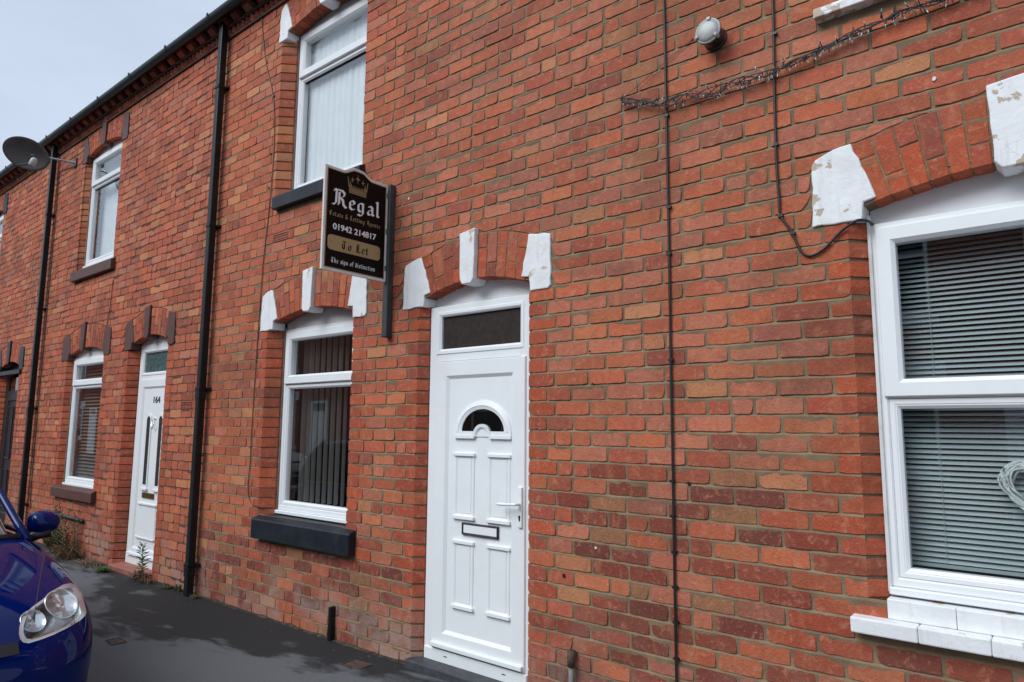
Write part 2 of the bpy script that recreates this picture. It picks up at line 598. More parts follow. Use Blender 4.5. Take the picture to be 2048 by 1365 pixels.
class Op:
    """an opening with a cambered brick arch"""
    def __init__(s, house, xl, xr, zb, spring, y, paint, key=None, oL=.19, oR=.155):
        s.cr = .040                        # splay of the right jamb
        s.h, s.xl, s.ax, s.xr, s.zb, s.sp, s.y, s.paint = house, xl, xr, xr - s.cr, zb, spring, y, paint
        s.w = xr - xl
        s.xc = (xl + xr) / 2
        s.key = key if key is not None else s.xc
        s.oL, s.oR = oL, oR
        s.c = min(.092, y - .006)          # splay of the jamb bricks

    def arc(s, x, z_end, rise):
        t = (x - s.xc) / (s.w / 2)
        return z_end + rise * (1 - t * t)

    def intr(s, x):
        return s.arc(x, s.sp + .055, .083)

    def extr(s, x):
        return s.arc(x, s.sp + .345, .083)

    def ztop(s, x):
        """top of arch, skewbacks and keystone at x (or None)"""
        if x < s.xl - s.oL - .008 or x > s.ax + s.oR + .008:
            return None
        z = s.extr(min(max(x, s.xl), s.ax))
        if x < s.xl - .04:
            t = (x - (s.xl - s.oL)) / (s.oL - .04)
            z = s.sp + .305 + .04 * max(0, min(1, t))
        elif x > s.ax:
            t = (x - s.ax) / s.oR
            z = s.sp + .345 - .04 * max(0, min(1, t))
        if abs(x - s.key) < .075:
            z = max(z, s.sp + .452)
        return z


OPS = {
    'A_lo': Op('A', -.64, .48, .86, 2.446, .07, 'white_paint_worn', key=-.10, oL=.20),
    'A_up': Op('A', -.64, .48, 3.49, 5.02, .07, 'white_paint', key=-.10),
    'B_lo': Op('B', -5.26, -4.17, .80, 2.352, .12, 'white_paint', key=-4.745),
    'B_up': Op('B', -5.255, -4.13, 3.55, 5.02, .12, 'white_paint', oL=.13, oR=.15),
    'B_dr': Op('B', -3.39, -2.474, .0, 2.352, .06, 'white_paint', key=-2.972, oL=.205, oR=.15),
    'C_lo': Op('C', -10.04, -8.90, .78, 2.352, .07, 'brown_paint', key=-9.58, oL=.24, oR=.17),
    'C_up': Op('C', -9.99, -8.86, 3.535, 5.02, .075, 'brown_paint', key=-9.44, oL=.16),
    'C_dr': Op('C', -8.12, -7.233, .0, 2.365, .10, 'brown_paint', key=-7.74, oL=.19, oR=.14),
    'D_dr': Op('D', -12.94, -12.02, .0, 2.33, .10, 'black_paint', key=-12.56),
    'D_up': Op('D', -14.75, -13.63, 3.535, 5.02, .075, 'navy_paint'),
    'D_lo': Op('D', -14.80, -13.68, .78, 2.352, .07, 'navy_paint'),
}
SILLS = {   # x0, x1, z0, z1, projection, material
    'B_lo': (-5.345, -4.05, .615, .795, .065, 'navy_paint'),
    'B_up': (-5.30, -4.09, 3.41, 3.548, .055, 'navy_paint'),
    'C_lo': (-10.12, -8.79, .635, .775, .055, 'brown_paint'),
    'C_up': (-10.09, -8.77, 3.385, 3.53, .055, 'brown_paint'),
    'D_up': (-14.85, -13.53, 3.385, 3.53, .055, 'navy_paint'),
    'D_lo': (-14.90, -13.58, .635, .775, .055, 'navy_paint'),
    'A_up': (-.79, .62, 3.415, 3.485, .055, 'white_paint_worn'),
    'A_lo': (-.77, .62, .715, .858, .0, 'white_paint'),
}
BLOCKS = [(s[0], s[1], s[2], s[3]) for k, s in SILLS.items() if k != 'A_lo']
BLOCKS += [(-.767, .62, .716, .778), (-.64, .48, .77, .86)]
AIR = [(-5.33, -5.105, 37), (-6.86, -6.625, 20)]        # x0, x1, course index
for x0, x1, k in AIR:
    BLOCKS.append((x0, x1, k * CH + .004, (k + 1) * CH - .004))


def dz(x, z):
    return .0045 * noise.noise(Vector((x * .55, z * .9, 3.1))) + .0022 * noise.noise(Vector((x * 2.3, z * 3.7, 8.4)))


# ---------------------------------------------------------------- bricks
PAL = {
    'AB': [((0.432, 0.108, 0.049), 5), ((0.480, 0.134, 0.058), 3.5), ((0.451, 0.140, 0.078), 4), ((0.365, 0.086, 0.044), 3), ((0.298, 0.073, 0.043), 1),
           ((0.442, 0.172, 0.077), 1), ((0.355, 0.113, 0.068), 1.5)],
    'LOW': [((0.240, 0.051, 0.029), 5), ((0.182, 0.044, 0.028), 3.5), ((0.374, 0.086, 0.038), 2.2), ((0.278, 0.122, 0.054), 1.3), ((0.336, 0.111, 0.070), 1.2)],
    'C': [((0.442, 0.102, 0.045), 5), ((0.480, 0.131, 0.057), 4), ((0.384, 0.090, 0.043), 3), ((0.326, 0.079, 0.045), 1), ((0.499, 0.181, 0.081), 2), ((0.422, 0.140, 0.083), 2)],
    'BL': [((0.442, 0.106, 0.046), 5), ((0.490, 0.137, 0.060), 4), ((0.403, 0.094, 0.045), 3), ((0.451, 0.141, 0.080), 2.5), ((0.499, 0.190, 0.084), 1.8), ((0.307, 0.078, 0.045), .7)],
    'JAMB': [((0.415, 0.079, 0.030), 4), ((0.354, 0.069, 0.032), 3), ((0.432, 0.101, 0.043), 2), ((0.311, 0.067, 0.038), 1.5)],
}


def pick(key, rng):
    p = PAL[key]
    tot = sum(w for _, w in p)
    r = rng.random() * tot
    for c, w in p:
        r -= w
        if r <= 0:
            break
    j = rng.uniform(.86, 1.14)
    return tuple(max(0, x * j * rng.uniform(.95, 1.05)) for x in c)


def brick_geo(w, h, rng, bot=None, deep=False, ch=(0, 0)):
    """one brick centred on x, front at y=0; bot: heights added along the bottom edge (cut bricks); deep: reveal brick"""
    n = 8 if w > .15 else 6
    hw, hh = w / 2, h / 2
    j = lambda a: rng.uniform(-a, a)
    sag_t, sag_b = j(.0016), j(.0022)
    per = []
    for i in range(n):
        t = i / (n - 1)
        e = .0032 if i in (0, n - 1) else 0
        bz = 0
        if bot:
            q = t * (len(bot) - 1)
            k = min(int(q), len(bot) - 2)
            bz = bot[k] + (bot[k + 1] - bot[k]) * (q - k)
        per.append((-hw + w * t + (.0012 if i == 0 else -.0012 if i == n - 1 else j(w * .03)), -hh + e + j(.0021) + sag_b * math.sin(3.14 * t) + bz))
    per.append((hw + j(.0012), (bot[-1] / 2 if bot else 0) + j(.008)))
    for i in range(n):
        t = 1 - i / (n - 1)
        e = .0028 if i in (0, n - 1) else 0
        per.append((-hw + w * t + (.0012 if i == n - 1 else -.0012 if i == 0 else j(w * .03)), hh - e + j(.0014) + sag_t * math.sin(3.14 * t)))
    per.append((-hw + j(.0012), (bot[0] / 2 if bot else 0) + j(.008)))
    if not bot and w > .08:
        for ci, sx_, sz_ in ((0, 1, 1), (n - 1, -1, 1), (n + 1, -1, -1), (2 * n, 1, -1)):     # knocked corners
            if rng.random() < .09:
                per[ci] = (per[ci][0] + sx_ * rng.uniform(.003, .009), per[ci][1] + sz_ * rng.uniform(.002, .007))
    cx = sum(p[0] for p in per) / len(per)
    cz = sum(p[1] for p in per) / len(per)
    k = len(per)
    v = []
    tx, tz = j(.0012) / hw, j(.0010) / hh
    y0 = j(.0015)
    ins = .0011
    cl, cr = ch
    sq = (w - cl - cr) / w
    lefts, rights = {0, 2 * n, 2 * n + 1}, {n - 1, n, n + 1}
    fx = [-hw + cl + (x + hw) * sq for x, _ in per]
    for x, (_, z) in zip(fx, per):
        v.append((x + max(-ins, min(ins, (cx - x) * .5)), y0 + tx * x + tz * z + j(.0004), z + max(-ins, min(ins, (cz - z) * .5))))
    for i, (x, z) in enumerate(per):
        if cl and i in lefts:
            v.append((x, cl, z))
        elif cr and i in rights:
            v.append((x, cr, z))
        else:
            v.append((fx[i], .0055 if deep else .012, z))
    if deep:
        for x, z in per:
            v.append((x, .125, z))
    f = [tuple(range(k))]
    for a in ((0, k) if deep else (0,)):
        for i in range(k):
            b = (i + 1) % k
            f.append((a + i, a + k + i, a + k + b, a + b))
    return v, f


STRETCH, HEADER = [], []
prng = random.Random(5)
for lst, w, cnt in ((STRETCH, BL - .010, 16), (HEADER, .105, 8)):
    for i in range(cnt):
        b = MB(); b.add(*brick_geo(w, CH - .010, prng))
        lst.append((w, b.mesh('brick', 'brick1')))

bricks = {n: [] for n in HN}         # house -> list of dict


def course_bricks(k):
    za, zb = k * CH, (k + 1) * CH
    zm = (za + zb) / 2
    blocked, cuts = [], []
    for b in BLOCKS:
        if b[2] < zm < b[3]:
            blocked.append((b[0], b[1], 0, 0))
    for o in OPS.values():
        if o.zb < zm < o.sp:
            blocked.append((o.xl, o.xr, o.c, o.cr))
        elif o.sp <= zm and za < o.sp + .46:
            xs = [o.xl - o.oL - .008 + i * .004 for i in range(int((o.w + o.oL + o.oR + .016) / .004) + 1)]
            hid = [x for x in xs if (o.ztop(x) or 0) > zb - .018]
            if hid:
                blocked.append((min(hid), max(hid), 0, 0))
            if any((o.ztop(x) or 0) > za for x in xs):
                cuts.append(o)
    blocked.sort()
    spans, x, cl = [], HX[0], 0
    for a, b, c, c2 in blocked:
        if a > x + .02:
            spans.append((x, a, x > HX[0], True, cl, c))
        if b >= x:
            x, cl = b, c2
    spans.append((x, .62, x > HX[0], False, cl, 0))
    rng = random.Random(k * 77 + 3)
    for xa, xb, ja, jb, cl, cr in spans:
        ph = -2.40 + (.114 if k % 2 else 0)
        nlo = math.floor((xa - ph) / BL) - 1
        js = []
        i = nlo
        while ph + i * BL < xb + BL:
            xj = ph + i * BL + rng.uniform(-.009, .009)
            js.append(xj)
            if rng.random() < .075:
                js.append(xj + .114 + rng.uniform(-.006, .006))
            i += 1
        js = [q for q in js if xa + (.145 if cl else .052) < q < xb - (.145 if cr else .052)]
        if cl and (js[0] if js else xb) - xa > .30:
            js.insert(0, xa + .168)
        if cr and xb - (js[-1] if js else xa) > .30:
            js.append(xb - .168)
        ed = [xa] + js + [xb]
        for q in range(len(ed) - 1):
            a, b = ed[q], ed[q + 1]
            hs = house_at((a + b) / 2)
            thin = hs in 'CD' or (a < -6.0)
            g = .0050 if thin else .0106
            if hs == 'B' and a < -4:
                g = .0070
            gp_ = g * (1.3 if g > .009 else 1.0)
            x0 = a + (0 if (q == 0 and ja) else gp_ / 2)
            x1 = b - (0 if (q == len(ed) - 2 and jb) else gp_ / 2)
            z0, z1 = za + g / 2, zb - g / 2
            bot = None
            if cuts:
                bot = []
                for t in range(5):
                    xx = x0 + (x1 - x0) * t / 4
                    zz = z0
                    for o in cuts:
                        zt = o.ztop(xx)
                        if zt is not None:
                            zz = max(zz, min(zt + .009, z1 - .008))
                    bot.append(zz - z0)
                if max(bot) < .002:
                    bot = None
            jamb = (q == 0 and ja) or (q == len(ed) - 2 and jb)
            inarch = any(o.xl - .3 < (a + b) / 2 < o.xr + .3 and zm > o.sp for o in OPS.values())
            if jamb and not inarch:
                col = pick('JAMB', rng)
            elif hs in 'CD' :
                col = pick('C', rng)
            elif (a > -2.7 and .86 < zm < 1.33 and rng.random() < .85) or (zm < (.86 if a > -2.7 else .62) and rng.random() < .62):
                col = pick('LOW', rng)
            else:
                col = pick('BL' if a < -3.2 else 'AB', rng)
            bricks[hs].append(dict(x0=x0, x1=x1, z0=z0, z1=z1, bot=bot, col=col, jamb=jamb, ch=(cl if q == 0 else 0, cr if q == len(ed) - 2 else 0), seed=rng.random()))


for k in range(-1, 64):
    course_bricks(k)

# mortar sheet of each house (recessed under the brick above, flush with the brick below)
for i, n in enumerate(HN):
    xa, xb = max(HX[i], -15.86), min(HX[i + 1], .75)
    nx = int((xb - xa) / (.014 if n in 'AB' else .03))
    xs = [xa + (xb - xa) * q / nx for q in range(nx + 1)]
    zs = []
    for k in range(-1, 65):
        zs += [(k * CH - .0060, .0004), (k * CH + .0044, .0062), (k * CH + CH * .5, .0050)]
    mb = MB()
    idx = {}
    for r, (z, y) in enumerate(zs):
        for q, x in enumerate(xs):
            j = .0030 * noise.noise(Vector((x * 23, z * 40, 1.7))) + .0014 * noise.noise(Vector((x * 6, z * 11, 5.7)))
            idx[(r, q)] = len(mb.v)
            mb.v.append((x, y + j, z + dz(x, z)))
    mine = [o for o in OPS.values() if o.xr > xa and o.xl < xb]
    for r in range(len(zs) - 1):
        zc = (zs[r][0] + zs[r + 1][0]) / 2
        for q in range(nx):
            xc = (xs[q] + xs[q + 1]) / 2
            if any(o.zb - .01 < zc < o.intr(min(max(xc, o.xl), o.ax)) + .03 and (o.xl - .012 < xc < o.ax + .012 or (zc < o.sp and o.xl - o.c - .004 < xc < o.xr + o.cr + .004)) for o in mine):
                continue
            mb.f.append((idx[(r, q)], idx[(r, q + 1)], idx[(r + 1, q + 1)], idx[(r + 1, q)]))
    # side mortar of the reveals
    for o in mine:
        for x, sgn, oc in ((o.xl - .0035, -1, o.c), (o.xr + .0035, 1, o.cr)):
            mb.box(min(x, x + sgn * .05), max(x, x + sgn * .05), oc + .01, .16, o.zb - .02, o.sp + .02)
            za_, zb2 = o.zb - .02, o.sp + .09
            pr = [(x + sgn * (oc + .03), .0085), (x + sgn * (oc + .002), .0085), (x, oc + .0105)]
            for (xa_, ya_), (xb_, yb_) in zip(pr[:-1], pr[1:]):
                mb.add([(xa_, ya_, za_), (xb_, yb_, za_), (xb_, yb_, zb2), (xa_, ya_, zb2)], [(0, 1, 2, 3)])
    wall = mb.build('front_wall', 'mortar_tan' if n in 'AB' else 'mortar_dark', HOUSE[n])
    wall['label'] = 'brick front wall with pale mortar joints' if n in 'AB' else 'brick front wall with thin dark mortar joints'
    # the 300 bricks that show largest become objects, the others one piece of brickwork
    for b in bricks[n]:
        cx, cz = (b['x0'] + b['x1']) / 2, (b['z0'] + b['z1']) / 2
        px, py, w = project((cx, 0, cz))
        d = (Vector((cx, 0, cz)) - CAM).length
        area = (b['x1'] - b['x0']) * (b['z1'] - b['z0']) * 3.2 / d ** 3
        inside = -30 < px < 2078 and -30 < py < 1395
        b['area'] = area if inside else area * .01
    bs = sorted(bricks[n], key=lambda b: -b['area'])
    mass = MB()
    for q, b in enumerate(bs):
        w, h = b['x1'] - b['x0'], b['z1'] - b['z0']
        cx, cz = (b['x0'] + b['x1']) / 2, (b['z0'] + b['z1']) / 2
        zz = cz + dz(cx, cz)
        sl = (dz(cx + .08, cz) - dz(cx - .08, cz)) / .16
        rng = random.Random(b['seed'])
        if q < 300:
            pool = None
            if b['bot'] is None and not b['jamb']:
                for lst in (STRETCH, HEADER):
                    if abs(w / lst[0][0] - 1) < .12:
                        pool = rng.choice(lst)
            if pool:
                o = link('brick', pool[1], wall)
                flip = 1
                o.scale = (w / pool[0], 1, h / (CH - .010))
            else:
                g = MB(); g.add(*brick_geo(w, h, rng, b['bot'], b['jamb'], b['ch']))
                o = link('brick', g.mesh('brick', 'brick1'), wall)
            o.location = (cx, rng.uniform(-.0012, .0012), zz)
            o.rotation_euler = (0, -sl + (rng.uniform(-.006, .006) if not b['jamb'] else 0), 0)
            o.color = (*b['col'], 1)
        else:
            v, f = brick_geo(w, h, rng, b['bot'], b['jamb'], b['ch'])
            yj = rng.uniform(-.0012, .0012)
            mass.add([(cx + x, y + yj, zz + z + sl * x) for x, y, z in v], f)
            mass.c += [(*b['col'], b['seed'])] * len(f)
    if mass.v:
        tag(mass.build('brickwork', 'brickm', wall), kind='stuff')

# plaster dabs, plugged holes
for px, py, r_, mt in ((1868, 158, .009, 'upvc_old'), (818, 398, .009, 'upvc_old'), (865, 268, .005, 'upvc_old'), (1192, 1096, .008, 'upvc_old'),
                       (1378, 967, .011, 'air_hole'), (1128, 1152, .014, 'air_hole'), (1180, 703, .006, 'air_hole'), (1186, 768, .006, 'air_hole'), (776, 137, .008, 'air_hole')):
    q = on_y(px, py, -.001)
    kr = random.Random(px)
    poly = [(q.x + r_ * kr.uniform(.6, 1.2) * math.cos(a * .785), q.z + r_ * kr.uniform(.6, 1.2) * math.sin(a * .785)) for a in range(8)]
    MB().prism(poly, -.0042, .004).build('plaster_dab' if mt != 'air_hole' else 'drilled_hole', mt, HOUSE[house_at(q.x)])

# air bricks
for x0, x1, k in AIR:
    z0, z1 = k * CH + .004, (k + 1) * CH - .004
    hs = HOUSE[house_at((x0 + x1) / 2)]
    a = MB().box(x0 + .006, x1 - .006, .016, .08, z0, z1).build('air_brick', 'air_hole', hs)
    g = MB()
    g.ring(x0 + .005, x1 - .005, z0, z1, .014, -.004, .03, .003, .003)
    for i in range(1, 3):
        z = z0 + (z1 - z0) * i / 3
        g.box(x0 + .015, x1 - .015, 0, .02, z - .005, z + .005)
    for i in range(1, 4):
        x = x0 + (x1 - x0) * i / 4
        g.box(x - .006, x + .006, .001, .02, z0 + .01, z1 - .01)
    g.build('grille', 'airbrick', a)


# ---------------------------------------------------------------- arches
def ragged(poly, rng, step=.035, amp=.0042):
    out = []
    for (x0, z0), (x1, z1) in zip(poly, poly[1:] + poly[:1]):
        n_ = max(1, int(math.hypot(x1 - x0, z1 - z0) / step))
        for i in range(n_):
            t = i / n_
            out.append((x0 + (x1 - x0) * t + rng.uniform(-amp, amp), z0 + (z1 - z0) * t + rng.uniform(-amp, amp)))
    return out


def arch(o):
    hs = HOUSE[o.h]
    rng = random.Random(int(o.xl * 1000))
    N = 24
    xs = [o.xl + .0 + o.w * i / N for i in range(N + 1)]
    poly = [(x, o.intr(x) + .006) for x in xs] + [(x, o.extr(x) - .004) for x in reversed(xs)]
    bed = MB()
    v = [(x, .004, z) for x, z in poly] + [(x, .13, z) for x, z in poly]
    L = len(poly)
    f = [(i, i + 1, L - 2 - i, L - 1 - i) for i in range(N)] + [(i, i + L, i + 1 + L, i + 1) for i in range(N)]
    bed.add(v, f)
    root = bed.build('brick_arch', 'mortar_tan' if o.h in 'AB' else 'mortar_dark', hs)
    # skewbacks
    for s in (-1, 1):
        if s < 0:
            pts = [(o.xl - o.oL - .008, o.sp), (o.xl - .002, o.sp), (o.xl + .002, o.sp + .075), (o.xl + .058, o.sp + .088),
                   (o.xl + .035, o.sp + .17), (o.xl - .035, o.sp + .348), (o.xl - .065, o.sp + .352), (o.xl - o.oL + .012, o.sp + .315), (o.xl - o.oL, o.sp + .29)]
        else:
            pts = [(o.ax + .002, o.sp), (o.ax + o.oR - .012, o.sp - .004), (o.ax + o.oR + .006, o.sp + .012), (o.ax + o.oR, o.sp + .325), (o.ax + o.oR - .012, o.sp + .335),
                   (o.ax - .012, o.sp + .35), (o.ax - .03, o.sp + .26), (o.ax - .064, o.sp + .098), (o.ax - .002, o.sp + .082)]
        pts = ragged(pts, rng)
        sk = MB().prism(pts, -.010, .115)
        so = sk.build('skewback', o.paint, root, bevel=.006, seg=2)
    # keystone
    kx, w0, w1 = o.key, .060, .068
    zb_ = o.intr(kx) - .022
    pts = [(kx - w0 + .02, zb_ - .012), (kx + w0 - .022, zb_ - .012), (kx + w0, zb_ + .02), (kx + w1, o.sp + .465), (kx - w1, o.sp + .448), (kx - w0, zb_ + .02)]
    MB().prism(ragged(pts, rng, .05, .0022), -.034 if o.h in 'AB' else -.022, .10).build('keystone', o.paint, root, bevel=.006, seg=2)
    # voussoirs: two bricks in each radial column, long and short in turn
    for side in (-1, 1):
        xe = (o.xl + .040) if side < 0 else (o.ax - .040)
        xk = kx - .066 if side < 0 else kx + .066
        te = (o.xl - .040) if side < 0 else (o.ax - .004)
        tk = kx - .070 if side < 0 else kx + .070
        n = max(4, round(abs(xk - xe) / .074))
        for i in range(n):
            b0, b1 = xe + (xk - xe) * i / n, xe + (xk - xe) * (i + 1) / n
            t0, t1 = te + (tk - te) * i / n, te + (tk - te) * (i + 1) / n
            cut = .34 if i % 2 else .68
            cut += rng.uniform(-.03, .03)

            def pt(x_b, x_t, u):
                x = x_b + (x_t - x_b) * u
                zb0, zt0 = o.intr(x_b), o.extr(min(max(x_t, o.xl), o.ax))
                return x, zb0 + (zt0 - zb0) * u
            for u0, u1 in ((0, cut - .013), (cut + .013, 1.0)):
                gx = .0035 * (1 if b1 > b0 else -1)
                q = [pt(b0 + gx, t0 + gx, u0), pt(b1 - gx, t1 - gx, u0), pt(b1 - gx, t1 - gx, u1), pt(b0 + gx, t0 + gx, u1)]
                if b1 < b0:
                    q = [q[1], q[0], q[3], q[2]]
                q = [(x + rng.uniform(-.0012, .0012), z + rng.uniform(-.0015, .0015)) for x, z in q]
                vo = MB().prism(q, rng.uniform(-.003, .001), .112).build('voussoir', 'brick1', root, bevel=.003)
                c = pick('JAMB' if u0 == 0 or rng.random() < .4 else 'AB', rng)
                vo.color = (*c, 1)


for o in OPS.values():
    arch(o)

# sills
for k, (x0, x1, z0, z1, pr, mt) in SILLS.items():
    hs = HOUSE[OPS[k].h]
    if k == 'A_lo':
        body = MB().box(-.636, .476, .012, .12, .775, .856).build('window_sill', 'white_paint', hs)
        e = [-.638, -.40, -.175, .05, .275, .477]
        for a, b in zip(e[:-1], e[1:]):
            MB().box(a + .0008, b - .0008, -.004, .05, .7790, .857).build('sill_brick', 'white_paint', body, bevel=.004, seg=2)
        e = [-.767, -.525, -.29, -.055, .18, .40, .615]
        for a, b in zip(e[:-1], e[1:]):
            MB().box(a + .0006, b - .0006, -.062, .05, .7165, .7780).build('sill_brick', 'white_paint', body, bevel=.006, seg=2)
        continue
    o = OPS[k]
    mb = MB()
    zf = z1 - (.022 if pr > 0 else 0)
    v = []
    for x in (x0, x1):
        v += [(x, -pr, z0), (x, .02, z0), (x, .02, z1), (x, -.002, z1 - .003), (x, -pr + .008, zf), (x, -pr, zf - .008)]
    f = [(0, 1, 2, 3, 4, 5), (11, 10, 9, 8, 7, 6)] + [(i, i + 6, (i + 1) % 6 + 6, (i + 1) % 6) for i in range(6)]
    mb.add(v, f)
    mb.box(o.xl + .003, o.xr - .003, .0, o.y + .05, z0 + .02, z1 + .002)
    mb.build('window_sill', mt, hs, bevel=.005, seg=2, fix=True)


# ---------------------------------------------------------------- windows
def head_panel(o, z0, y, parent, mat):
    N = 16
    xs = [o.xl + .004 + (o.w - .008) * i / N for i in range(N + 1)]
    poly = [(o.xl + .004, z0), (o.xr - .004, z0)] + [(x, o.intr(x) + .02) for x in reversed(xs)]
    return MB().prism(poly, y, y + .03).build('head_panel', mat, parent)


def window(key, zf, zt, zs, zu, x_in=.0, fw=.042, sw=.066, head='upvc', glass='glass'):
    """zf frame bottom, zt frame top, zs sash bottom, zu lower glass top"""
    o = OPS[key]
    hs = HOUSE[o.h]
    y = o.y
    x0, x1 = o.xl + .004, o.xr - .004
    w = MB()
    w.ring(x0, x1, zf, zt, fw, y, y + .07, .006, .006)
    w.ring(x0 + fw - .002, x1 - fw + .002, zf + fw - .002, zs - .004, max(.012, .078 - fw), y + .007, y + .06)
    w.box(x0 + fw, x1 - fw, y + .004, y + .06, zs - .003, zs + .016)
    root = w.build('window', 'upvc', hs)
    # lower fixed bead
    lo = MB(); lo.ring(x0 + fw + .001, x1 - fw - .001, zf + fw + .001, zs - .006, .034, y + .004, y + .055, .014, .012)
    lo.build('glazing_bead', 'upvc', root)
    MB().box(x0 + fw + .02, x1 - fw - .02, y + .03, y + .036, zf + fw + .02, zs - .03).build('pane', glass, root)
    sa = MB(); sa.ring(x0 + fw - .012, x1 - fw + .012, zs + .004, zt - fw + .012, sw + .008, y - .016, y + .05, .016, .014)
    so = sa.build('sash', 'upvc', root)
    MB().box(x0 + fw + sw - .02, x1 - fw - sw + .02, y + .022, y + .028, zs + sw - .01, zt - fw - sw + .02).build('pane', glass, so)
    MB().box(x0, x1, y - .028, y + .05, zf - .03, zf - .001).build('frame_cill', 'upvc', root, bevel=.004)
    head_panel(o, zt - .002, y + (.045 if o.h == 'A' else .012), root, head)
    # sealant strip against the brick
    MB().box(o.xl - .001, o.xl + .012, y - .012, y + .02, zf - .02, o.sp + .03).build('sealant', 'seal' if o.h != 'A' else 'upvc_old', root)
    return root


window('A_lo', .896, 2.436, 1.672, 1.638, fw=.036)
window('A_up', 3.53, 5.02, 4.58, 4.5)
window('B_lo', .835, 2.362, 1.885, 1.842, head='upvc_old')
window('B_up', 3.585, 5.10, 4.66, 4.6, head='upvc_old')
window('C_lo', .80, 2.38, 2.02, 1.98, head='upvc_old')
window('C_up', 3.60, 5.09, 4.68, 4.64, head='upvc_old')
window('D_lo', .80, 2.38, 2.02, 1.98, head='upvc_old')
window('D_up', 3.60, 5.09, 4.68, 4.64, head='upvc_old')


# ---------------------------------------------------------------- text helpers
def text_mesh(s, size, mat, name, depth=.0015, bold=0.0, sx=1.0):
    cu = bpy.data.curves.new(name, 'FONT')
    cu.body = s
    cu.size = size
    cu.extrude = depth / 2
    cu.offset = bold
    ob = bpy.data.objects.new(name, cu)
    COL.objects.link(ob)
    bpy.context.view_layer.update()
    me = bpy.data.meshes.new_from_object(ob.evaluated_get(bpy.context.evaluated_depsgraph_get()))
    bpy.data.objects.remove(ob)
    me.materials.clear()
    me.materials.append(M[mat])
    xs = [v.co.x for v in me.vertices]
    x0, x1 = min(xs), max(xs)
    for v in me.vertices:
        v.co.x = (v.co.x - x0) * sx
    return me, (x1 - x0) * sx


# ---------------------------------------------------------------- front doors
def place_text(me, name, parent, loc, face='-y', width=None, cur=None):
    k = 1.0 if width is None else width / cur
    for v in me.vertices:
        x, y, z = v.co
        if face == '-y':
            v.co = (loc[0] + x * k, loc[1] - z, loc[2] + y)
        else:
            v.co = (loc[0] + z, loc[1] + x * k, loc[2] + y)
    return link(name, me, parent)


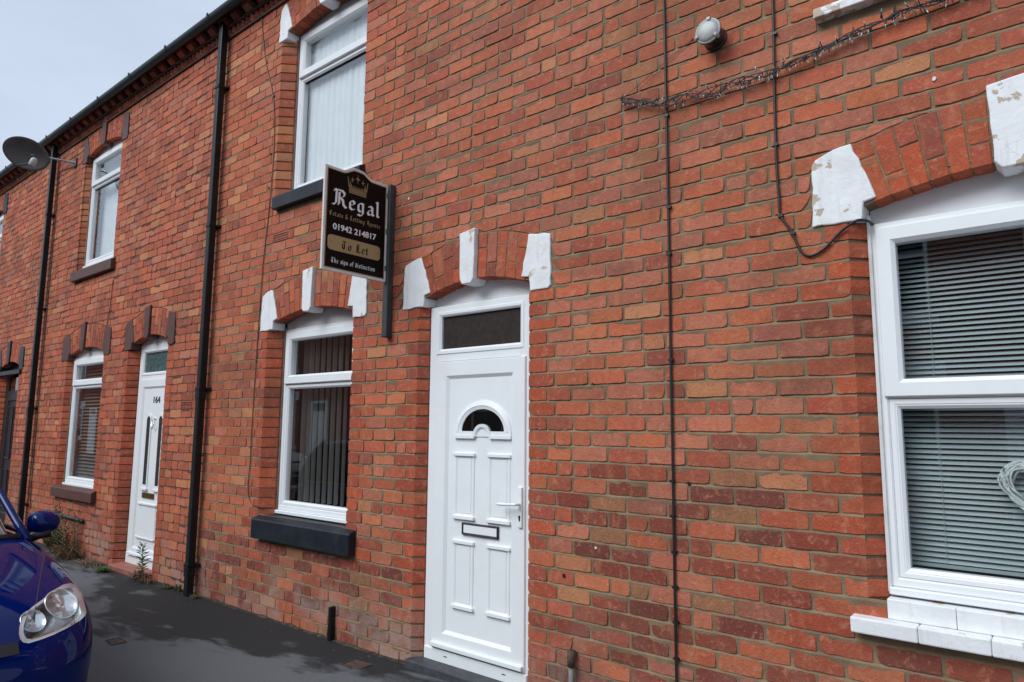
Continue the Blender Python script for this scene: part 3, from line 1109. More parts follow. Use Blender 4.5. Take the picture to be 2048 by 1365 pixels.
def door_B():
    o = OPS['B_dr']; hs = HOUSE['B']; y = o.y
    x0, x1 = o.xl + .003, o.xr - .006
    fr = MB()
    fr.ring(x0, x1, .055, 2.35, .074, y, y + .07, .008, .008)
    fr.box(x0 + .07, x1 - .07, y + .002, y + .06, 1.972, 2.034)
    root = fr.build('front_door', 'upvc', hs)
    root['label'] = 'plain white panelled front door with a half-moon light'
    # fanlight
    f = MB(); f.ring(x0 + .066, x1 - .045, 2.020, 2.312, .036, y - .004, y + .05, .014, .012)
    f.build('fanlight_bead', 'upvc', root)
    MB().box(x0 + .09, x1 - .07, y + .022, y + .028, 2.04, 2.295).build('pane', 'obscure', root)
    # leaf
    lf = MB()
    lf.ring(-3.312, -2.548, .135, 1.968, .115, y - .012, y + .04, .02, .014)
    lf.box(-3.20, -2.66, y + .003, y + .04, .24, 1.86)
    leaf = lf.build('door_leaf', 'upvc', root)
    yp = y + .003

    def moulding(a, b, c, d):
        mb = MB()
        mb.ring(a, b, c, d, .022, yp - .007, yp + .004, .010, .006)
        mb.box(a - .006, b + .006, yp - .018, yp + .004, d - .012, d + .008)
        mb.box(a - .006, b + .006, yp - .020, yp + .004, c - .008, c + .014)
        mb.box(a + .028, b - .028, yp - .004, yp + .004, c + .03, d - .028)
        mb.build('panel', 'upvc', leaf, bevel=.002)
    for a, b in ((-3.135, -2.962), (-2.845, -2.668)):
        moulding(a, b, .96, 1.362)
        moulding(a, b, .41, .812)
    # half-moon light
    cx, zb = -2.897, 1.505
    def arcp(r, rz, n=20, z=zb):
        return [(cx + r * math.cos(math.pi * i / n), z + rz * math.sin(math.pi * i / n)) for i in range(n + 1)]
    pane = arcp(.185, .150)
    bumpp = arcp(.072, .066)
    g = MB().prism(pane, yp - .003, yp + .002).build('half_moon_pane', 'glass_dark', leaf)
    MB().prism(arcp(.18, .146), yp - .0012, yp + .003).build('half_moon_backing', 'obscure', leaf)
    tr = MB()
    def band(outer, inner, y_o, y_i, yb):
        n = len(outer)
        v = [(x, yb, z) for x, z in outer] + [(x, y_o, z) for x, z in outer] + [(x, y_i, z) for x, z in inner] + [(x, yb, z) for x, z in inner]
        f = []
        for q in range(3):
            for i in range(n - 1):
                f.append((q * n + i, q * n + i + 1, (q + 1) * n + i + 1, (q + 1) * n + i))
        tr.add(v, f)
    band(arcp(.232, .196), arcp(.205, .168), yp - .008, yp - .016, yp + .002)
    band(arcp(.205, .168), arcp(.180, .145), yp - .014, yp - .008, yp + .002)
    band(arcp(.074, .080, z=zb - .03), arcp(.056, .060, z=zb - .03), yp - .018, yp - .016, yp + .002)
    band(arcp(.056, .060, z=zb - .03), arcp(.046, .049, z=zb - .03), yp - .014, yp - .007, yp + .002)
    for sg in (-1, 1):
        a, b = sorted((cx + sg * .064, cx + sg * .238))
        tr.box(a, b, yp - .018, yp + .002, zb - .042, zb - .022)
        tr.box(a, b, yp - .012, yp + .002, zb - .022, zb + .004)
    tr.prism(arcp(.050, .053, z=zb - .03), yp - .0062, yp + .001)
    tr.build('half_moon_trim', 'upvc', leaf, fix=True)
    # letter plate
    MB().ring(-3.058, -2.755, .858, .934, .010, yp - .016, yp + .002, .003, .003).build('letter_plate', 'car_black', leaf, bevel=.003)
    MB().box(-3.047, -2.766, yp - .011, yp, .869, .923).build('letter_flap', 'upvc', leaf, bevel=.004)
    # handle
    hp = MB(); hp.box(-2.592, -2.560, y - .026, y - .011, .945, 1.185)
    h = hp.build('door_handle', 'upvc', leaf, bevel=.006, seg=2)
    MB().tube(smooth_path([(-2.577, y - .02, 1.083), (-2.577, y - .062, 1.083), (-2.60, y - .068, 1.083), (-2.66, y - .066, 1.079), (-2.725, y - .060, 1.078)], 4), [.009] * 13 + [.010, .010, .009, .007][:4], 8).build('lever', 'upvc', h, True)
    MB().prism([(-2.580, .985), (-2.572, .985), (-2.570, 1.0), (-2.568, 1.012), (-2.576, 1.02), (-2.584, 1.012), (-2.582, 1.0)], y - .0275, y - .02).build('keyhole', 'car_black', h)
    # weather bar and threshold
    wb = MB(); wb.box(-3.305, -2.555, y - .034, y - .010, .142, .172)
    wb.build('weather_bar', 'upvc', leaf, bevel=.006, seg=2)
    MB().box(x0 + .01, x1 - .01, y - .012, y + .05, .05, .126).build('threshold', 'upvc', root, bevel=.004)
    MB().box(x0 + .076, x1 - .076, y - .002, y + .03, .1262, .1345).build('threshold_gap', 'car_black', root)
    for dx in (-3.18, -2.70):
        MB().box(dx - .014, dx + .014, y - .014, y - .010, .092, .097).build('drain_slot', 'car_black', root)
    head_panel(o, 2.349, y + .050, root, 'upvc')
    st = MB(); st.box(-3.45, -2.44, -.055, .09, -.05, .052)
    st.build('door_step', 'stone_step', hs, bevel=.008, seg=2)


door_B()


def door_C():
    o = OPS['C_dr']; hs = HOUSE['C']; y = o.y
    x0, x1 = o.xl + .003, o.xr - .005
    fr = MB()
    fr.ring(x0, x1, .055, 2.425, .075, y, y + .07, .008, .008)
    fr.box(x0 + .07, x1 - .07, y + .002, y + .06, 2.03, 2.085)
    root = fr.build('front_door', 'upvc', hs)
    root['label'] = 'white front door numbered 164 with two slim arched panes'
    f = MB(); f.ring(x0 + .068, x1 - .068, 2.075, 2.36, .034, y - .004, y + .05, .014, .012)
    f.build('fanlight_bead', 'upvc', root)
    MB().box(x0 + .09, x1 - .09, y + .025, y + .031, 2.09, 2.34).build('pane', 'obscure_green', root)
    lf = MB()
    lf.ring(x0 + .07, x1 - .07, .14, 2.028, .10, y - .012, y + .04, .02, .014)
    lf.box(x0 + .15, x1 - .15, y + .003, y + .04, .22, 1.94)
    leaf = lf.build('door_leaf', 'upvc', root)
    yp = y + .003
    cxs = (o.xc - .10, o.xc + .19)

    def slot(cx, w, zlo, zhi, n=10):
        return [(cx - w, zlo), (cx + w, zlo)] + [(cx + w * math.cos(math.pi * i / n), zhi + w * math.sin(math.pi * i / n)) for i in range(n + 1)]
    for cx in cxs:
        MB().prism(slot(cx, .058, .86, 1.60), yp - .010, yp + .001).build('pane_trim', 'upvc', leaf, bevel=.006, seg=2)
        g = MB().prism(slot(cx, .036, .90, 1.59), yp - .0135, yp + .0).build('arched_pane', 'obscure', leaf)
        mb = MB(); mb.box(cx - .07, cx + .07, yp - .024, yp, .835, .862)
        mb.build('pane_ledge', 'upvc', leaf, bevel=.004)
    for z in (.695, .345):
        MB().box(o.xc - .22, o.xc + .22, yp - .022, yp, z - .012, z + .012).build('panel_ledge', 'upvc', leaf, bevel=.005)
    MB().box(o.xc - .20, o.xc + .20, yp - .006, yp + .001, .36, .68).build('panel', 'upvc', leaf, bevel=.003)
    MB().box(o.xc - .14, o.xc + .14, yp - .012, yp, .755, .815).build('letter_plate', 'brass', leaf, bevel=.004)
    me, w = text_mesh('164', .098, 'rust', 'number_text', .004, 0.0, .8)
    place_text(me, 'house_number', leaf, (o.xc - .03, yp - .004, 1.770), '-y', .155, w)
    kx_ = o.xc + .045
    kn = MB(); kn.lathe((kx_, yp - .012, 1.60), (0, 1, 0), [(0, .012), (.012, .016)], 10)
    kn.tube([(kx_ - .022, yp - .022, 1.585), (kx_ - .028, yp - .03, 1.53), (kx_, yp - .03, 1.49), (kx_ + .028, yp - .03, 1.53), (kx_ + .022, yp - .022, 1.585)], .006, 6)
    kn.build('door_knocker', 'chrome', leaf, True)
    MB().box(x0 + .07, x1 - .07, y - .034, y - .010, .145, .175).build('weather_bar', 'upvc', leaf, bevel=.006, seg=2)
    MB().box(x0 + .01, x1 - .01, y - .01, y + .05, .05, .132).build('threshold', 'upvc', root, bevel=.004)
    head_panel(o, 2.427, y + .004, root, 'upvc_old')
    MB().box(o.xl - .02, o.xr + .02, -.07, .13, -.04, .05).build('door_step', 'terracotta', hs, bevel=.006)


door_C()


def door_D():
    o = OPS['D_dr']; hs = HOUSE['D']; y = o.y
    x0, x1 = o.xl + .003, o.xr - .005
    fr = MB()
    fr.ring(x0, x1, .055, 2.38, .075, y, y + .07)
    fr.box(x0 + .07, x1 - .07, y + .002, y + .06, 1.98, 2.04)
    root = fr.build('front_door', 'black_paint', hs)
    MB().box(x0 + .07, x1 - .07, y + .02, y + .03, 2.04, 2.31).build('pane', 'glass_dark', root)
    lf = MB()
    lf.ring(x0 + .07, x1 - .07, .12, 1.98, .10, y - .006, y + .04)
    lf.box(x0 + .15, x1 - .15, y + .01, y + .04, .2, 1.9)
    leaf = lf.build('door_leaf', 'black_paint', root)
    for a, b in ((.28, .85), (1.0, 1.8)):
        for c, d in ((x0 + .17, o.xc - .03), (o.xc + .03, x1 - .17)):
            MB().ring(c, d, a, b, .03, y - .002, y + .012).build('panel', 'black_paint', leaf)
    head_panel(o, 2.382, y + .004, root, 'black_paint')
    MB().box(o.xl - .02, o.xr + .02, -.06, .13, -.04, .05).build('door_step', 'stone_step', hs, bevel=.006)
    # black lintel board under the arch
    MB().box(o.xl - .19, o.xr + .15, -.03, .02, o.sp - .06, o.sp - .002).build('lintel', 'black_paint', hs)


door_D()

# ---------------------------------------------------------------- eaves, gutter, roof, rooms
for i, n in enumerate(HN):
    hs = HOUSE[n]
    xa, xb = HX[i] + .001, min(HX[i + 1], 3.2) - .001
    co = MB()
    co.box(xa, xb, .004, .12, WALL_TOP - .01, 5.62)
    co.box(xa, xb, -.020, .05, WALL_TOP + .003, WALL_TOP + .026)
    co.box(xa, xb, -.045, .05, 5.497, 5.522)
    root = co.build('cornice', 'mortar_dark', hs)
    me = MB().add([(-.038, .02, 0), (0, -.036, 0), (.038, .02, 0), (-.038, .02, .066), (0, -.036, .066), (.038, .02, .066)],
                  [(0, 2, 1), (3, 4, 5), (0, 1, 4, 3), (1, 2, 5, 4)]).mesh('dogtooth_brick', 'brick1')
    cm = MB()
    cm.add([(-.052, .03, 0), (.052, .03, 0), (.052, -.05, .0), (-.052, -.05, 0), (.052, -.098, .035), (-.052, -.098, .035),
            (.052, -.105, .075), (-.052, -.105, .075), (.052, .03, .075), (-.052, .03, .075)],
           [(0, 1, 2, 3), (3, 2, 4, 5), (5, 4, 6, 7), (7, 6, 8, 9), (0, 3, 5, 7, 9), (1, 8, 6, 4, 2)])
    cme = cm.mesh('corbel', 'brick1')
    lo = max(xa, -14.6); hi = min(xb, -3.2)
    x = math.ceil(lo / .084) * .084
    while x < hi:
        o = link('dogtooth_brick', me, root)
        o.location = (x, 0, WALL_TOP + .028)
        c = pick('LOW', RNG); o.color = (*[min(1, q * 1.15) for q in c], 1)
        x += .084
    x = math.ceil(lo / .2265) * .2265
    while x < hi:
        o = link('corbel', cme, root)
        o.location = (x, 0, 5.523)
        o.rotation_euler = (0, 0, RNG.uniform(-.03, .03))
        c = pick('LOW', RNG); o.color = (*[min(1, q * 1.15) for q in c], 1)
        x += .2265
    # eaves board, gutter
    MB().box(xa, xb, -.095, .10, 5.600, 5.66).build('eaves_board', 'black_paint', hs)
    gp, N = [], 10
    for k in range(N + 1):
        t = math.pi + math.pi * k / N
        gp.append((-.155 + .052 * math.cos(t), 5.602 + .060 * math.sin(t)))
    gp = gp + [(y + (.003 if y < -.155 else -.003), z + .003) for y, z in reversed(gp)]
    g = MB()
    L = len(gp)
    v = [(xa - .002, y, z) for y, z in gp] + [(xb + .002, y, z) for y, z in gp]
    g.add(v, [(k, (k + 1) % L, (k + 1) % L + L, k + L) for k in range(L)])
    gut = g.build('gutter', 'gutter', hs, fix=True)
    for k in range(int((xb - xa) / .93) + 1):
        xg = -6.40 - .93 * math.floor((-6.40 - xa) / .93) + .93 * k
        if xa < xg < xb:
            b = MB()
            pr = [(-.155 + .058 * math.cos(math.pi + math.pi * q / 8), 5.606 + .066 * math.sin(math.pi + math.pi * q / 8)) for q in range(9)]
            for q in range(8):
                b.add([(xg - .016, *pr[q]), (xg + .016, *pr[q]), (xg + .016, *pr[q + 1]), (xg - .016, *pr[q + 1])], [(0, 1, 2, 3)])
            b.box(xg - .013, xg + .013, -.216, -.206, 5.595, 5.618)
            b.build('gutter_bracket', 'gutter', gut)
    # roof slab
    rf = MB()
    rf.add([(xa, -.12, 5.665), (xb, -.12, 5.665), (xb, 4.2, 8.35), (xa, 4.2, 8.35), (xb, 8.5, 5.665), (xa, 8.5, 5.665),
            (xa, -.12, 5.62), (xb, -.12, 5.62), (xb, 8.5, 5.62), (xa, 8.5, 5.62)],
           [(0, 1, 2, 3), (3, 2, 4, 5), (6, 7, 1, 0), (6, 9, 8, 7), (9, 5, 4, 8), (0, 3, 5, 9, 6), (1, 7, 8, 4, 2)])
    rf.build('roof', 'slate', hs)
    # rooms behind the front wall
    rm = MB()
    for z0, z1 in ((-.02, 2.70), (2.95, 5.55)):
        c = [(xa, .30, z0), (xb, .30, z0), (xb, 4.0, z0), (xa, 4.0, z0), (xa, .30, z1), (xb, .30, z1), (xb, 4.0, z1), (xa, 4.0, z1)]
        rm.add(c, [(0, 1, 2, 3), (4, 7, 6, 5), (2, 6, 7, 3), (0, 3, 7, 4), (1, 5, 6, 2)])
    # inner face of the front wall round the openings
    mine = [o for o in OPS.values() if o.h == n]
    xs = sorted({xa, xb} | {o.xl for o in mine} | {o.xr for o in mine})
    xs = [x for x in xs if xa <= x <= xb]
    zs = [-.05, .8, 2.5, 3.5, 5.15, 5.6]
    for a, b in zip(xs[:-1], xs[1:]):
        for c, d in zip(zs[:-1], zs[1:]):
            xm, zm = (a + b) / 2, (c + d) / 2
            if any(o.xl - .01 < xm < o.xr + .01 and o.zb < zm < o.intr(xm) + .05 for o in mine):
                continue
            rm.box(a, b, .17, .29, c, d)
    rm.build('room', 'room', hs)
    MB().box(xa, xb, 8.2, 8.4, 0, 5.6).build('back_wall', 'mortar_dark', hs)


# ---------------------------------------------------------------- downpipes
def downpipe(x, hs, square, clips, ztop=5.56):
    mb = MB()
    y0, y1 = -.098, -.032
    if square:
        w = .0335
        mb.box(x - w, x + w, y0, y1, -.02, ztop)
        root = mb.build('downpipe', 'plastic_black', HOUSE[hs], bevel=.007, seg=2)
    else:
        mb.tube([(x, -.065, z) for z in (.0, 1.5, 3, 4.5, ztop)], .036, 14)
        root = mb.build('downpipe', 'plastic_black', HOUSE[hs], True)
    for z, sock in clips:
        c = MB()
        if square:
            c.box(x - .040, x + .040, y0 - .007, y1 + .003, z - .016, z + .016)
            c.box(x - .074, x + .074, -.036, .002, z - .011, z + .011)
            if sock:
                c.box(x - .038, x + .038, y0 - .005, y1 + .002, z - .10, z - .017)
        else:
            c.lathe((x, -.065, z - .02), (0, 0, 1), [(0, .040), (.04, .040)], 14)
            c.box(x - .068, x + .068, -.03, .002, z - .014, z + .014)
            if sock:
                c.lathe((x, -.065, z - .12), (0, 0, 1), [(0, .038), (.004, .043), (.095, .043), (.10, .038)], 14)
        c.build('pipe_clip', 'plastic_black', root, bevel=.003)


downpipe(-6.335, 'C', True, [(4.87, False), (3.45, False), (1.875, True), (.27, True)])
downpipe(-11.13, 'D', True, [(4.50, False), (3.14, False), (1.75, True), (.45, False)])

# ---------------------------------------------------------------- cables on the wall
def cable(pts, r, mat, label, cat='cable', clips=(), name='cable', group=None):
    p = smooth_path(pts, 6)
    root = thing(name, pts[-1], label, cat, group)
    MB().tube(p, r, 7).build('cable_run', mat, root, True)
    for q in clips:
        MB().box(q[0] - r * 1.9, q[0] + r * 1.9, q[1] - r * 1.3, .002, q[2] - .006, q[2] + .006).build('cable_clip', mat, root)
    return root


YC = -.011
def cpts(lst, y=YC):
    return [on_y(px, py, y) for px, py in lst]


P1 = cpts([(1327, -40), (1330, 100), (1333, 250), (1338, 500), (1341, 700), (1345, 900), (1349, 1150), (1353, 1365), (1356, 1480)])
cable(P1, .0065, 'cable', 'straight black cable running the full height of the wall between door and blind window',
      clips=[on_y(x, y, YC) for x, y in ((1333, 232), (1338, 415), (1338, 508), (1342, 720), (1344, 963), (1345, 1033), (1348, 1105), (1350, 1175), (1352, 1245), (1353, 1318))])
P2 = cpts([(1544, -40), (1547, 70), (1549, 200), (1553, 330), (1558, 400), (1561, 432), (1582, 462), (1600, 500), (1620, 512), (1648, 498), (1680, 465), (1705, 448), (1732, 443)])
cable(P2[:-2] + [Vector((P2[-2].x, -.020, P2[-2].z)), Vector((-.655, -.020, 2.441)), Vector((-.628, .02, 2.44)), Vector((-.618, .085, 2.436))], .006, 'cable',
      'black cable that loops under the cracked white arch stone into the window frame',
      clips=[on_y(x, y, YC) for x, y in ((1549, 68), (1551, 290), (1561, 432), (1585, 467))])
P3 = cpts([(519, -10), (526, 70), (533, 130), (545, 185), (549, 240), (546, 330), (537, 430), (526, 530), (518, 640), (511, 740), (504, 850), (500, 930), (496, 965), (499, 1000), (512, 1012), (545, 1015)], -.007)
cable(P3, .0042, 'cable_red', 'thin painted-over cable winding down the brickwork left of the vertical blind window',
      clips=[on_y(x, y, -.007) for x, y in ((548, 192), (541, 308), (537, 376), (515, 665), (512, 722), (500, 895))])
P4 = cpts([(152, 330), (140, 336), (121, 345), (115, 370), (112, 430), (100, 560), (88, 690), (76, 820), (64, 960), (60, 1020)], -.012)
P4 = [Vector((max(p.x, -11.03), p.y, p.z)) for p in P4]
cable(P4, .006, 'cable', 'black cable dropping from the satellite dish bracket beside the round downpipe')
P5 = cpts([(226, 560), (222, 600), (216, 640), (213, 655)], -.007)
cable(P5, .0045, 'cable_red', 'short reddish cable above the window with brown wooden blinds')

# ---------------------------------------------------------------- string of fairy lights
rt = thing('fairy_lights', on_y(1245, 200, 0), 'bundled string of unlit fairy lights sagging across the wall below the round lamp', 'string lights')
path = smooth_path([on_y(x, y, -.028) for x, y in ((1243, 200), (1285, 206), (1330, 205), (1385, 195), (1440, 178), (1500, 158), (1560, 138), (1620, 112), (1680, 82), (1740, 52), (1800, 28), (1880, 2), (1960, -30))], 10)
lr = random.Random(4)
for s in range(5):
    ph, a = lr.random() * 6, .008 + .006 * lr.random()
    pp = []
    for i, p in enumerate(path):
        t = i * .55 + ph
        spread = 1.0 + 1.6 * math.exp(-((i - 30) / 22) ** 2)
        pp.append(p + Vector((0, abs(math.sin(t * .7)) * -.006, a * spread * math.sin(t * (.35 + .1 * s)))))
    MB().tube(pp, .0026, 5).build('light_wire', 'cable', rt, True)
blk, clr = MB(), MB()
for i in range(190):
    q = lr.uniform(0, len(path) - 1.01)
    k = int(q); p = path[k].lerp(path[k + 1], q - k) + Vector((0, -.003, lr.uniform(-.012, .012)))
    d = Vector((lr.uniform(-.6, .6), lr.uniform(-.5, .05), lr.choice((-1, -1, 1)))).normalized()
    e = p + d * lr.uniform(.016, .030)
    o_ = MB().tube([p, e], [.0030, .0024], 5)
    blk.add(o_.v, o_.f)
    if lr.random() < .45:
        o_ = MB().tube([e, e + d * .014], [.0026, .0014], 5)
        clr.add(o_.v, o_.f)
tag(blk.build('lamp_holder', 'cable', rt), kind='stuff')
tag(clr.build('bulb', 'bulb', rt), kind='stuff')
q0, q1 = on_y(1243, 200, -.02), on_y(1384, 79, -.006)
MB().tube([q0, q1], .0016, 5).build('tie_cord', 'cable_red', rt)
MB().lathe(q0 + Vector((0, .02, 0)), (0, -1, 0), [(0, .004), (.02, .004), (.02, .008), (.024, .008)], 8).build('hook', 'rust', rt)
MB().lathe(Vector((q1.x, 0.004, q1.z)), (0, -1, 0), [(0, .009), (.012, .006)], 8).build('screw_hook', 'rust', rt)

# ---------------------------------------------------------------- round wall lamp
cfront = on_y(1415, 62, -.105)
lamp = thing('wall_lamp', (cfront.x, 0, cfront.z), 'round bulkhead lamp with clipped grey cover high on the brick wall', 'lamp')
ax = Vector((0, -1, 0))
o0 = Vector((cfront.x, .0, cfront.z))
MB().lathe(o0, ax, [(-.002, .058), (.012, .060), (.020, .054), (.075, .060), (.090, .066), (.098, .066)], 32).build('lamp_body', 'lamp_body', lamp, False)
MB().lathe(o0, ax, [(.096, .0645), (.104, .066), (.108, .062)], 32).build('rim', 'lnb', lamp)
MB().lathe(o0, ax, [(.104, .060), (.110, .058), (.117, .040), (.120, .015), (.1205, .001)], 32).build('cover', 'lamp_cover', lamp, True)
for a in (80, 200, 320):
    d = Vector((math.cos(R(a)), 0, math.sin(R(a))))
    t_ = Vector((-d.z, 0, d.x))
    c = MB()
    pr = [o0 + d * r_ + ax * h_ for r_, h_ in ((.068, .088), (.069, .112), (.064, .119), (.050, .121), (.050, .118), (.062, .1155))]
    v = [p + t_ * .008 for p in pr] + [p - t_ * .008 for p in pr]
    c.add(v, [tuple(range(6)), tuple(range(11, 5, -1))] + [(i, i + 6, (i + 1) % 6 + 6, (i + 1) % 6) for i in range(6)])
    c.build('spring_clip', 'lnb', lamp, fix=True)

# ---------------------------------------------------------------- letting board
PEN = {
    'i': (.20, [[(-.04, .57), (.03, .49)], [(.02, .56), (.02, .09)], [(.01, .1), (.09, .03)], [(0, .80), (.06, .74)]]),
    'n': (.46, [[(-.04, .57), (.03, .49)], [(.02, .56), (.02, .09)], [(.01, .1), (.09, .03)], [(.04, .48), (.2, .59), (.28, .5)], [(.27, .54), (.27, .09)], [(.26, .1), (.34, .03)]]),
    'e': (.38, [[(.24, .5), (.14, .58), (.02, .47), (.02, .12), (.13, .01), (.27, .11)], [(.24, .52), (.24, .38), (.04, .27)]]),
    'a': (.44, [[(.02, .47), (.13, .58), (.25, .48), (.25, .1), (.33, .03)], [(.24, .35), (.07, .29), (.01, .18), (.03, .07), (.1, .01), (.24, .1)]]),
    'g': (.44, [[(.25, .53), (.12, .58), (.01, .46), (.01, .14), (.11, .04), (.24, .13)], [(.25, .58), (.25, -.06), (.14, -.2), (-.02, -.14)]]),
    'l': (.20, [[(-.04, .95), (.03, .87)], [(.02, .94), (.02, .1)], [(.01, .1), (.1, .03)]]),
    't': (.32, [[(.05, .78), (.05, .1)], [(.04, .1), (.12, .02), (.2, .07)], [(-.05, .56), (.18, .56)]]),
    's': (.36, [[(.24, .5), (.13, .58), (.03, .48), (.06, .36), (.21, .24), (.22, .1), (.13, .01), (.0, .09)]]),
    'o': (.42, [[(.02, .47), (.02, .12), (.13, .01), (.26, .12), (.26, .47), (.14, .58), (.02, .47)]]),
    'h': (.46, [[(-.04, .95), (.03, .87)], [(.02, .94), (.02, .09)], [(.01, .1), (.09, .03)], [(.04, .48), (.2, .59), (.28, .48)], [(.27, .5), (.27, .06), (.18, -.08)]]),
    'f': (.30, [[(.25, .88), (.15, .94), (.05, .82)], [(.05, .86), (.05, .03)], [(-.05, .56), (.2, .56)]]),
    'd': (.42, [[(.02, .47), (.02, .12), (.13, .01), (.26, .12), (.26, .5), (.0, .84)], [(.02, .46), (.12, .55), (.24, .47)]]),
    'c': (.36, [[(.24, .49), (.14, .58), (.02, .47), (.02, .12), (.13, .01), (.26, .1)]]),
    'R': (.74, [[(.06, .98), (.14, .9), (.12, .16), (.0, .0)], [(.28, .86), (.27, .14), (.2, .06)], [(-.02, .82), (.16, .96), (.4, .97), (.54, .84), (.5, .64), (.3, .52)], [(.32, .52), (.46, .42), (.5, .14), (.64, .0)], [(-.06, .06), (.1, .1)]]),
    'E': (.58, [[(.44, .84), (.28, .97), (.06, .78), (.06, .24), (.2, .01), (.46, .17)], [(.08, .5), (.36, .52)], [(.24, .9), (.24, .12)]]),
    'L': (.56, [[(.34, .92), (.2, .97), (.1, .85), (.1, .16), (.0, .04)], [(.02, .08), (.2, .02), (.32, .1), (.46, .04)], [(.24, .82), (.24, .16)]]),
    'A': (.60, [[(.02, .62), (.14, .9), (.3, .96), (.4, .86), (.4, .1), (.5, .01)], [(.2, .86), (.13, .22), (.0, .03)], [(.12, .44), (.38, .44)]]),
    'T': (.58, [[(-.02, .8), (.1, .95), (.28, .87), (.48, .95)], [(.12, .74), (.03, .5), (.06, .2), (.22, .01), (.46, .17)], [(.3, .84), (.22, .6), (.26, .12)]]),
    '&': (.54, [[(.4, .02), (.08, .66), (.12, .9), (.26, .88), (.28, .7), (.05, .34), (.05, .1), (.18, .01), (.32, .14), (.42, .4)]]),
    ' ': (.24, []),
}


def blackletter(s, height, width, nib=.13, ang=42):
    """broad-nib lettering; returns list of quads (u, v) scaled to the width"""
    nx, ny = math.cos(R(ang)) * nib / 2, math.sin(R(ang)) * nib / 2
    quads, x = [], 0.0
    for ch in s:
        adv, strokes = PEN[ch]
        for st in strokes:
            for (a, b), (c, d) in zip(st[:-1], st[1:]):
                q = [(x + a - nx, b - ny), (x + a + nx, b + ny), (x + c + nx, d + ny), (x + c - nx, d - ny)]
                ar = sum(q[i][0] * q[(i + 1) % 4][1] - q[(i + 1) % 4][0] * q[i][1] for i in range(4))
                if abs(ar) < .012:      # hairline
                    L = math.hypot(c - a, d - b) or 1
                    px, py = -(d - b) / L * .022, (c - a) / L * .022
                    q = [(x + a - px, b - py), (x + c - px, d - py), (x + c + px, d + py), (x + a + px, b + py)]
                elif ar < 0:
                    q.reverse()
                quads.append(q)
        x += adv + .07
    us = [u for q in quads for u, _ in q]
    u0, u1 = min(us), max(us)
    k = width / (u1 - u0)
    return [[((u - u0) * k, v * height) for u, v in q] for q in quads]


BX, BY0 = -3.742, -.600          # board plane and its outer edge
board = thing('letting_board', (BX, -.03, 2.17), 'black and white estate agent letting board fixed edge-on above the front door', 'sign')


def b3(u, v, x):
    return (x, BY0 + u, v)


def board_poly(inset):
    i = inset
    top = [(.545 - i, 3.278 - i), (.41, 3.278 - i)]
    for k in range(7):
        t = k / 6
        top.append((.395 - .09 * t, 3.279 - i + .038 * (3 * t * t - 2 * t ** 3)))
    for k in range(7):
        t = k / 6
        top.append((.25 - .10 * t, 3.319 - i - .040 * (3 * t * t - 2 * t ** 3)))
    top += [(.115, 3.278 - i), (0 + i, 3.278 - i)]
    return [(0 + i, 2.560 + i), (.545 - i, 2.560 + i)] + top


def plate(poly, x0, x1, name, mat, parent, bevel=0):
    n = len(poly)
    v = [b3(u, w, x1) for u, w in poly] + [b3(u, w, x0) for u, w in poly]
    f = [tuple(range(n)), tuple(range(2 * n - 1, n - 1, -1))] + [(i, i + n, (i + 1) % n + n, (i + 1) % n) for i in range(n)]
    return MB().add(v, f).build(name, mat, parent, bevel=bevel)


plate(board_poly(0), BX - .018, BX, 'board', 'sign_white', board, .002)
face = plate(board_poly(.019), BX - .0185, BX + .0015, 'board_face', 'sign_black', board)
# thin gold line
bp = board_poly(.0205); bi = board_poly(.0235)
v = [b3(u, w, BX + .0022) for u, w in bp] + [b3(u, w, BX + .0022) for u, w in bi]
n = len(bp)
MB().add(v, [(i, (i + 1) % n, (i + 1) % n + n, i + n) for i in range(n)]).build('gold_line', 'gold_dull', board)


def lettering(s, u, v, h, w, mat, name, nib=.13, x=BX + .003):
    """every word its own piece"""
    total = blackletter(s, h, w, nib)
    counts = []
    for word in s.split(' '):
        counts.append(sum(len(st) - 1 for ch in word for st in PEN[ch][1]))
    k = 0
    for c in counts:
        mb = MB()
        for i, q in enumerate(total[k:k + c]):
            mb.add([b3(u + a, v + b, x + .00004 * (i % 9)) for a, b in q], [(0, 1, 2, 3)])
        k += c
        mb.build(name, mat, board)


lettering('Regal', .055, 3.012, .118, .415, 'ink_white', 'name_lettering', .145)
lettering('Estate & Letting Agents', .046, 2.937, .034, .430, 'gold_dull', 'gold_lettering', .12)
me, w = text_mesh('01942 214817', .058, 'ink_white', 'number_text', .001, .0012, 1)
place_text(me, 'telephone_number', board, (BX + .003, BY0 + .076, 2.847), '+x', .368, w)
pl = []
for cx_, cz_, a0 in ((.456, 2.728, -90), (.456, 2.778, 0), (.066, 2.778, 90), (.066, 2.728, 180)):
    for k in range(6):
        a = R(a0 + 90 * k / 5)
        pl.append((cx_ + .027 * math.cos(a), cz_ + .027 * math.sin(a)))
plq = plate(pl, BX, BX + .006, 'plaque', 'plaque', board, .002)
lettering('To Let', .150, 2.722, .060, .227, 'sign_black', 'plaque_lettering', .15, BX + .0068)
for u in (.068, .458):
    MB().lathe(b3(u, 2.755, BX + .005), (1, 0, 0), [(0, .005), (.003, .005), (.004, .002)], 8).build('screw', 'brass', board)
lettering('The sign of distinction', .072, 2.618, .036, .37, 'ink_white', 'motto_lettering', .13)
